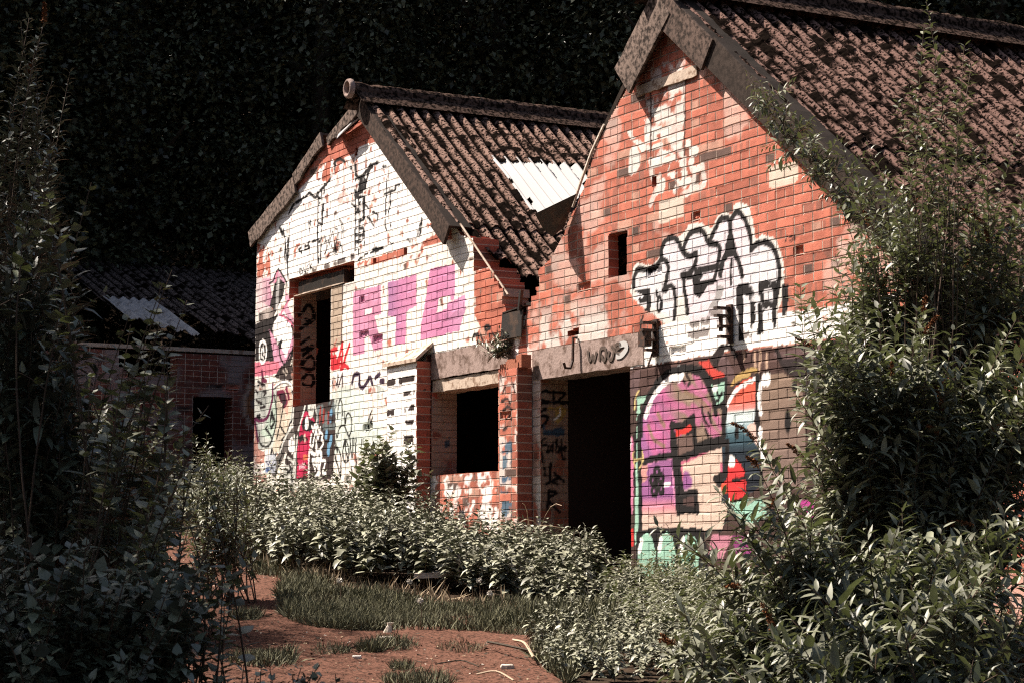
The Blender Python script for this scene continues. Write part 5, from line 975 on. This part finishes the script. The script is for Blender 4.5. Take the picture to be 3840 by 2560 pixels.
# --- things lying about
def lump(name, label, cat, dx, dy, sx, sy, sz, m='stone', rz=0, sub=1, group=None, parts=None):
    x, y = gpt(dx, dy); z = float(ground_z(np.array([x]), np.array([y]))[0])+.012; b = MB(); ca, sa = math.cos(rz), math.sin(rz); n = 10; V = []
    for k, (r_, h_) in enumerate(((.9, 0), (1.0, .35), (.93, .8), (.7, 1.0))):
        for j in range(n):
            q = 2*math.pi*j/n; e = 1/max(abs(math.cos(q)), abs(math.sin(q))); e = e**.75; rr = r_*e*(.86+.22*R.random()); u_ = rr*math.cos(q)*sx/2; v_ = rr*math.sin(q)*sy/2
            V.append((x+u_*ca-v_*sa, y+u_*sa+v_*ca, z+h_*sz*(.9+.2*R.random())))
    F = [(k*n+j, k*n+(j+1) % n, (k+1)*n+(j+1) % n, (k+1)*n+j) for k in range(3) for j in range(n)]+[tuple(3*n+j for j in range(n)), tuple(range(n))[::-1]]
    b.add(V, F); o = b.build(name, M[m]); return tag(o, label, cat, group)
x, y = gpt(1025, 1358); z = .0824*y
b = MB(); b.box((x-.24, y-.16, z+.10), (.42, .10, .02), (.10, .30, .02), (0, 0, .04)); tag(b.build('concrete_slab', M['stone']), 'pale concrete slab lying tilted in the grass below the nettles', 'slab')
# the brick end with a mortar stub standing on it
lump('brick_end', 'broken half brick with a lump of mortar, alone on the path', 'brick', 886, 1466, .11, .06, .025, 'stone', .1)
x, y = gpt(890, 1464); z = .0824*y+.035; b = MB(); V = []
for k, (w_, h_) in enumerate(((.03, 0), (.022, .025), (.017, .045), (.023, .06))):
    for j in range(8): q = j*math.pi/4; V.append((x+.006*k+w_*math.cos(q)*(.8+.4*R.random()), y+w_*.7*math.sin(q), z+h_))
b.add(V, [(k*8+j, k*8+(j+1) % 8, (k+1)*8+(j+1) % 8, (k+1)*8+j) for k in range(3) for j in range(8)]+[tuple(24+j for j in range(8))]); tag(b.build('mortar_lump', M['stone']), 'upright lump of mortar standing on the half brick on the path', 'rubble')
lump('brick_end', 'chipped brick at the lower right of the path near the herbs', 'brick', 1165, 1528, .08, .045, .025, 'stone', .2)
for i, (dx, dy, s_, m_, lb) in enumerate(((570, 1450, .07, 'paper', 'crumpled white scrap left of the grass'), (820, 1510, .08, 'paper', 'flat torn paper scrap on the path below the half brick'), (1110, 1432, .03, 'stone', 'small pale stone at the right end of the grass'), (1095, 1440, .035, 'stone', 'small stone close to the grass edge'), (665, 1330, .05, 'brick_bit', 'flat red brick chip at the edge of the nettles'), (540, 1320, .05, 'brick_bit', 'red brick chip on the far part of the path'),
        (1290, 1470, .06, 'paper', 'crumpled paper under the herbs at right'), (1260, 1478, .05, 'stone', 'pale stone beside the crumpled paper'), (800, 1475, .03, 'stone', 'pebble between the half brick and the bottom edge'), (640, 1515, .03, 'stone', 'pebble on the near part of the path'), (715, 1560, .03, 'stone', 'pebble at the very bottom of the path'), (1000, 1500, .025, 'stone', 'tiny pale pebble in the middle of the path'))):
    lump('stone' if m_ == 'stone' else ('paper_scrap' if m_ == 'paper' else 'brick_chip'), lb, {'stone': 'stone', 'paper': 'litter', 'brick_bit': 'brick chip'}[m_], dx, dy, s_*.7, s_*.42, s_*.22, m_, R.random()*3)
def stick(pts, r, lb, m='stick'):
    b = MB(); q = []
    for (dx, dy, h_) in pts: x, y = gpt(dx, dy); q.append((x, y, .0824*y+.02+h_))
    b.tube(smooth(np.array(q), 4), r, 5); tag(b.build('stick', M[m]), lb, 'stick')
stick([(1180, 1480, .01), (1205, 1495, .03), (1225, 1520, .01)], .008, 'pale forked stick right of the path'); stick([(790, 1500, 0), (830, 1492, .01), (880, 1490, 0)], .005, 'dark thin stick above the torn paper', 'bark')
stick([(1120, 1480, 0), (1180, 1500, .02), (1280, 1515, 0)], .008, 'dark stick lying toward the herbs', 'bark'); stick([(1095, 1560, .01), (1140, 1562, .03), (1180, 1570, 0)], .006, 'pale bent stick at the bottom edge'); stick([(540, 1450, 0), (560, 1462, .01), (572, 1470, 0)], .005, 'short dark twig on the path left of the grass', 'bark'); stick([(1000, 1532, .0), (1060, 1528, .01), (1100, 1538, 0)], .004, 'hair-thin twig on the middle of the path', 'bark')
for i, (dx, dy, lb) in enumerate(((940, 1375, 'dandelion clock nearest the slab'), (780, 1372, 'dandelion clock at the left end of the grass'), (965, 1425, 'dandelion clock at the lower edge of the grass'), (1125, 1405, 'dandelion clock right of the slab'), (1100, 1372, 'dandelion clock just under the nettles'))):
    x, y = gpt(dx, dy+14); z = .0824*y; root = empty('dandelion', (x, y, z), lb, 'flower'); b = MB(); b.tube([(x, y, z), (x+.01, y, z+.10), (x, y, z+.16)], .0025, 4); b.build('stem', M['stem'], root)
    d = rdir(70); leafmesh('seed_head', np.array([x, y, z+.17])+d*.006, d, rdir(70), .018, 'kite', M['dandelion'], root)
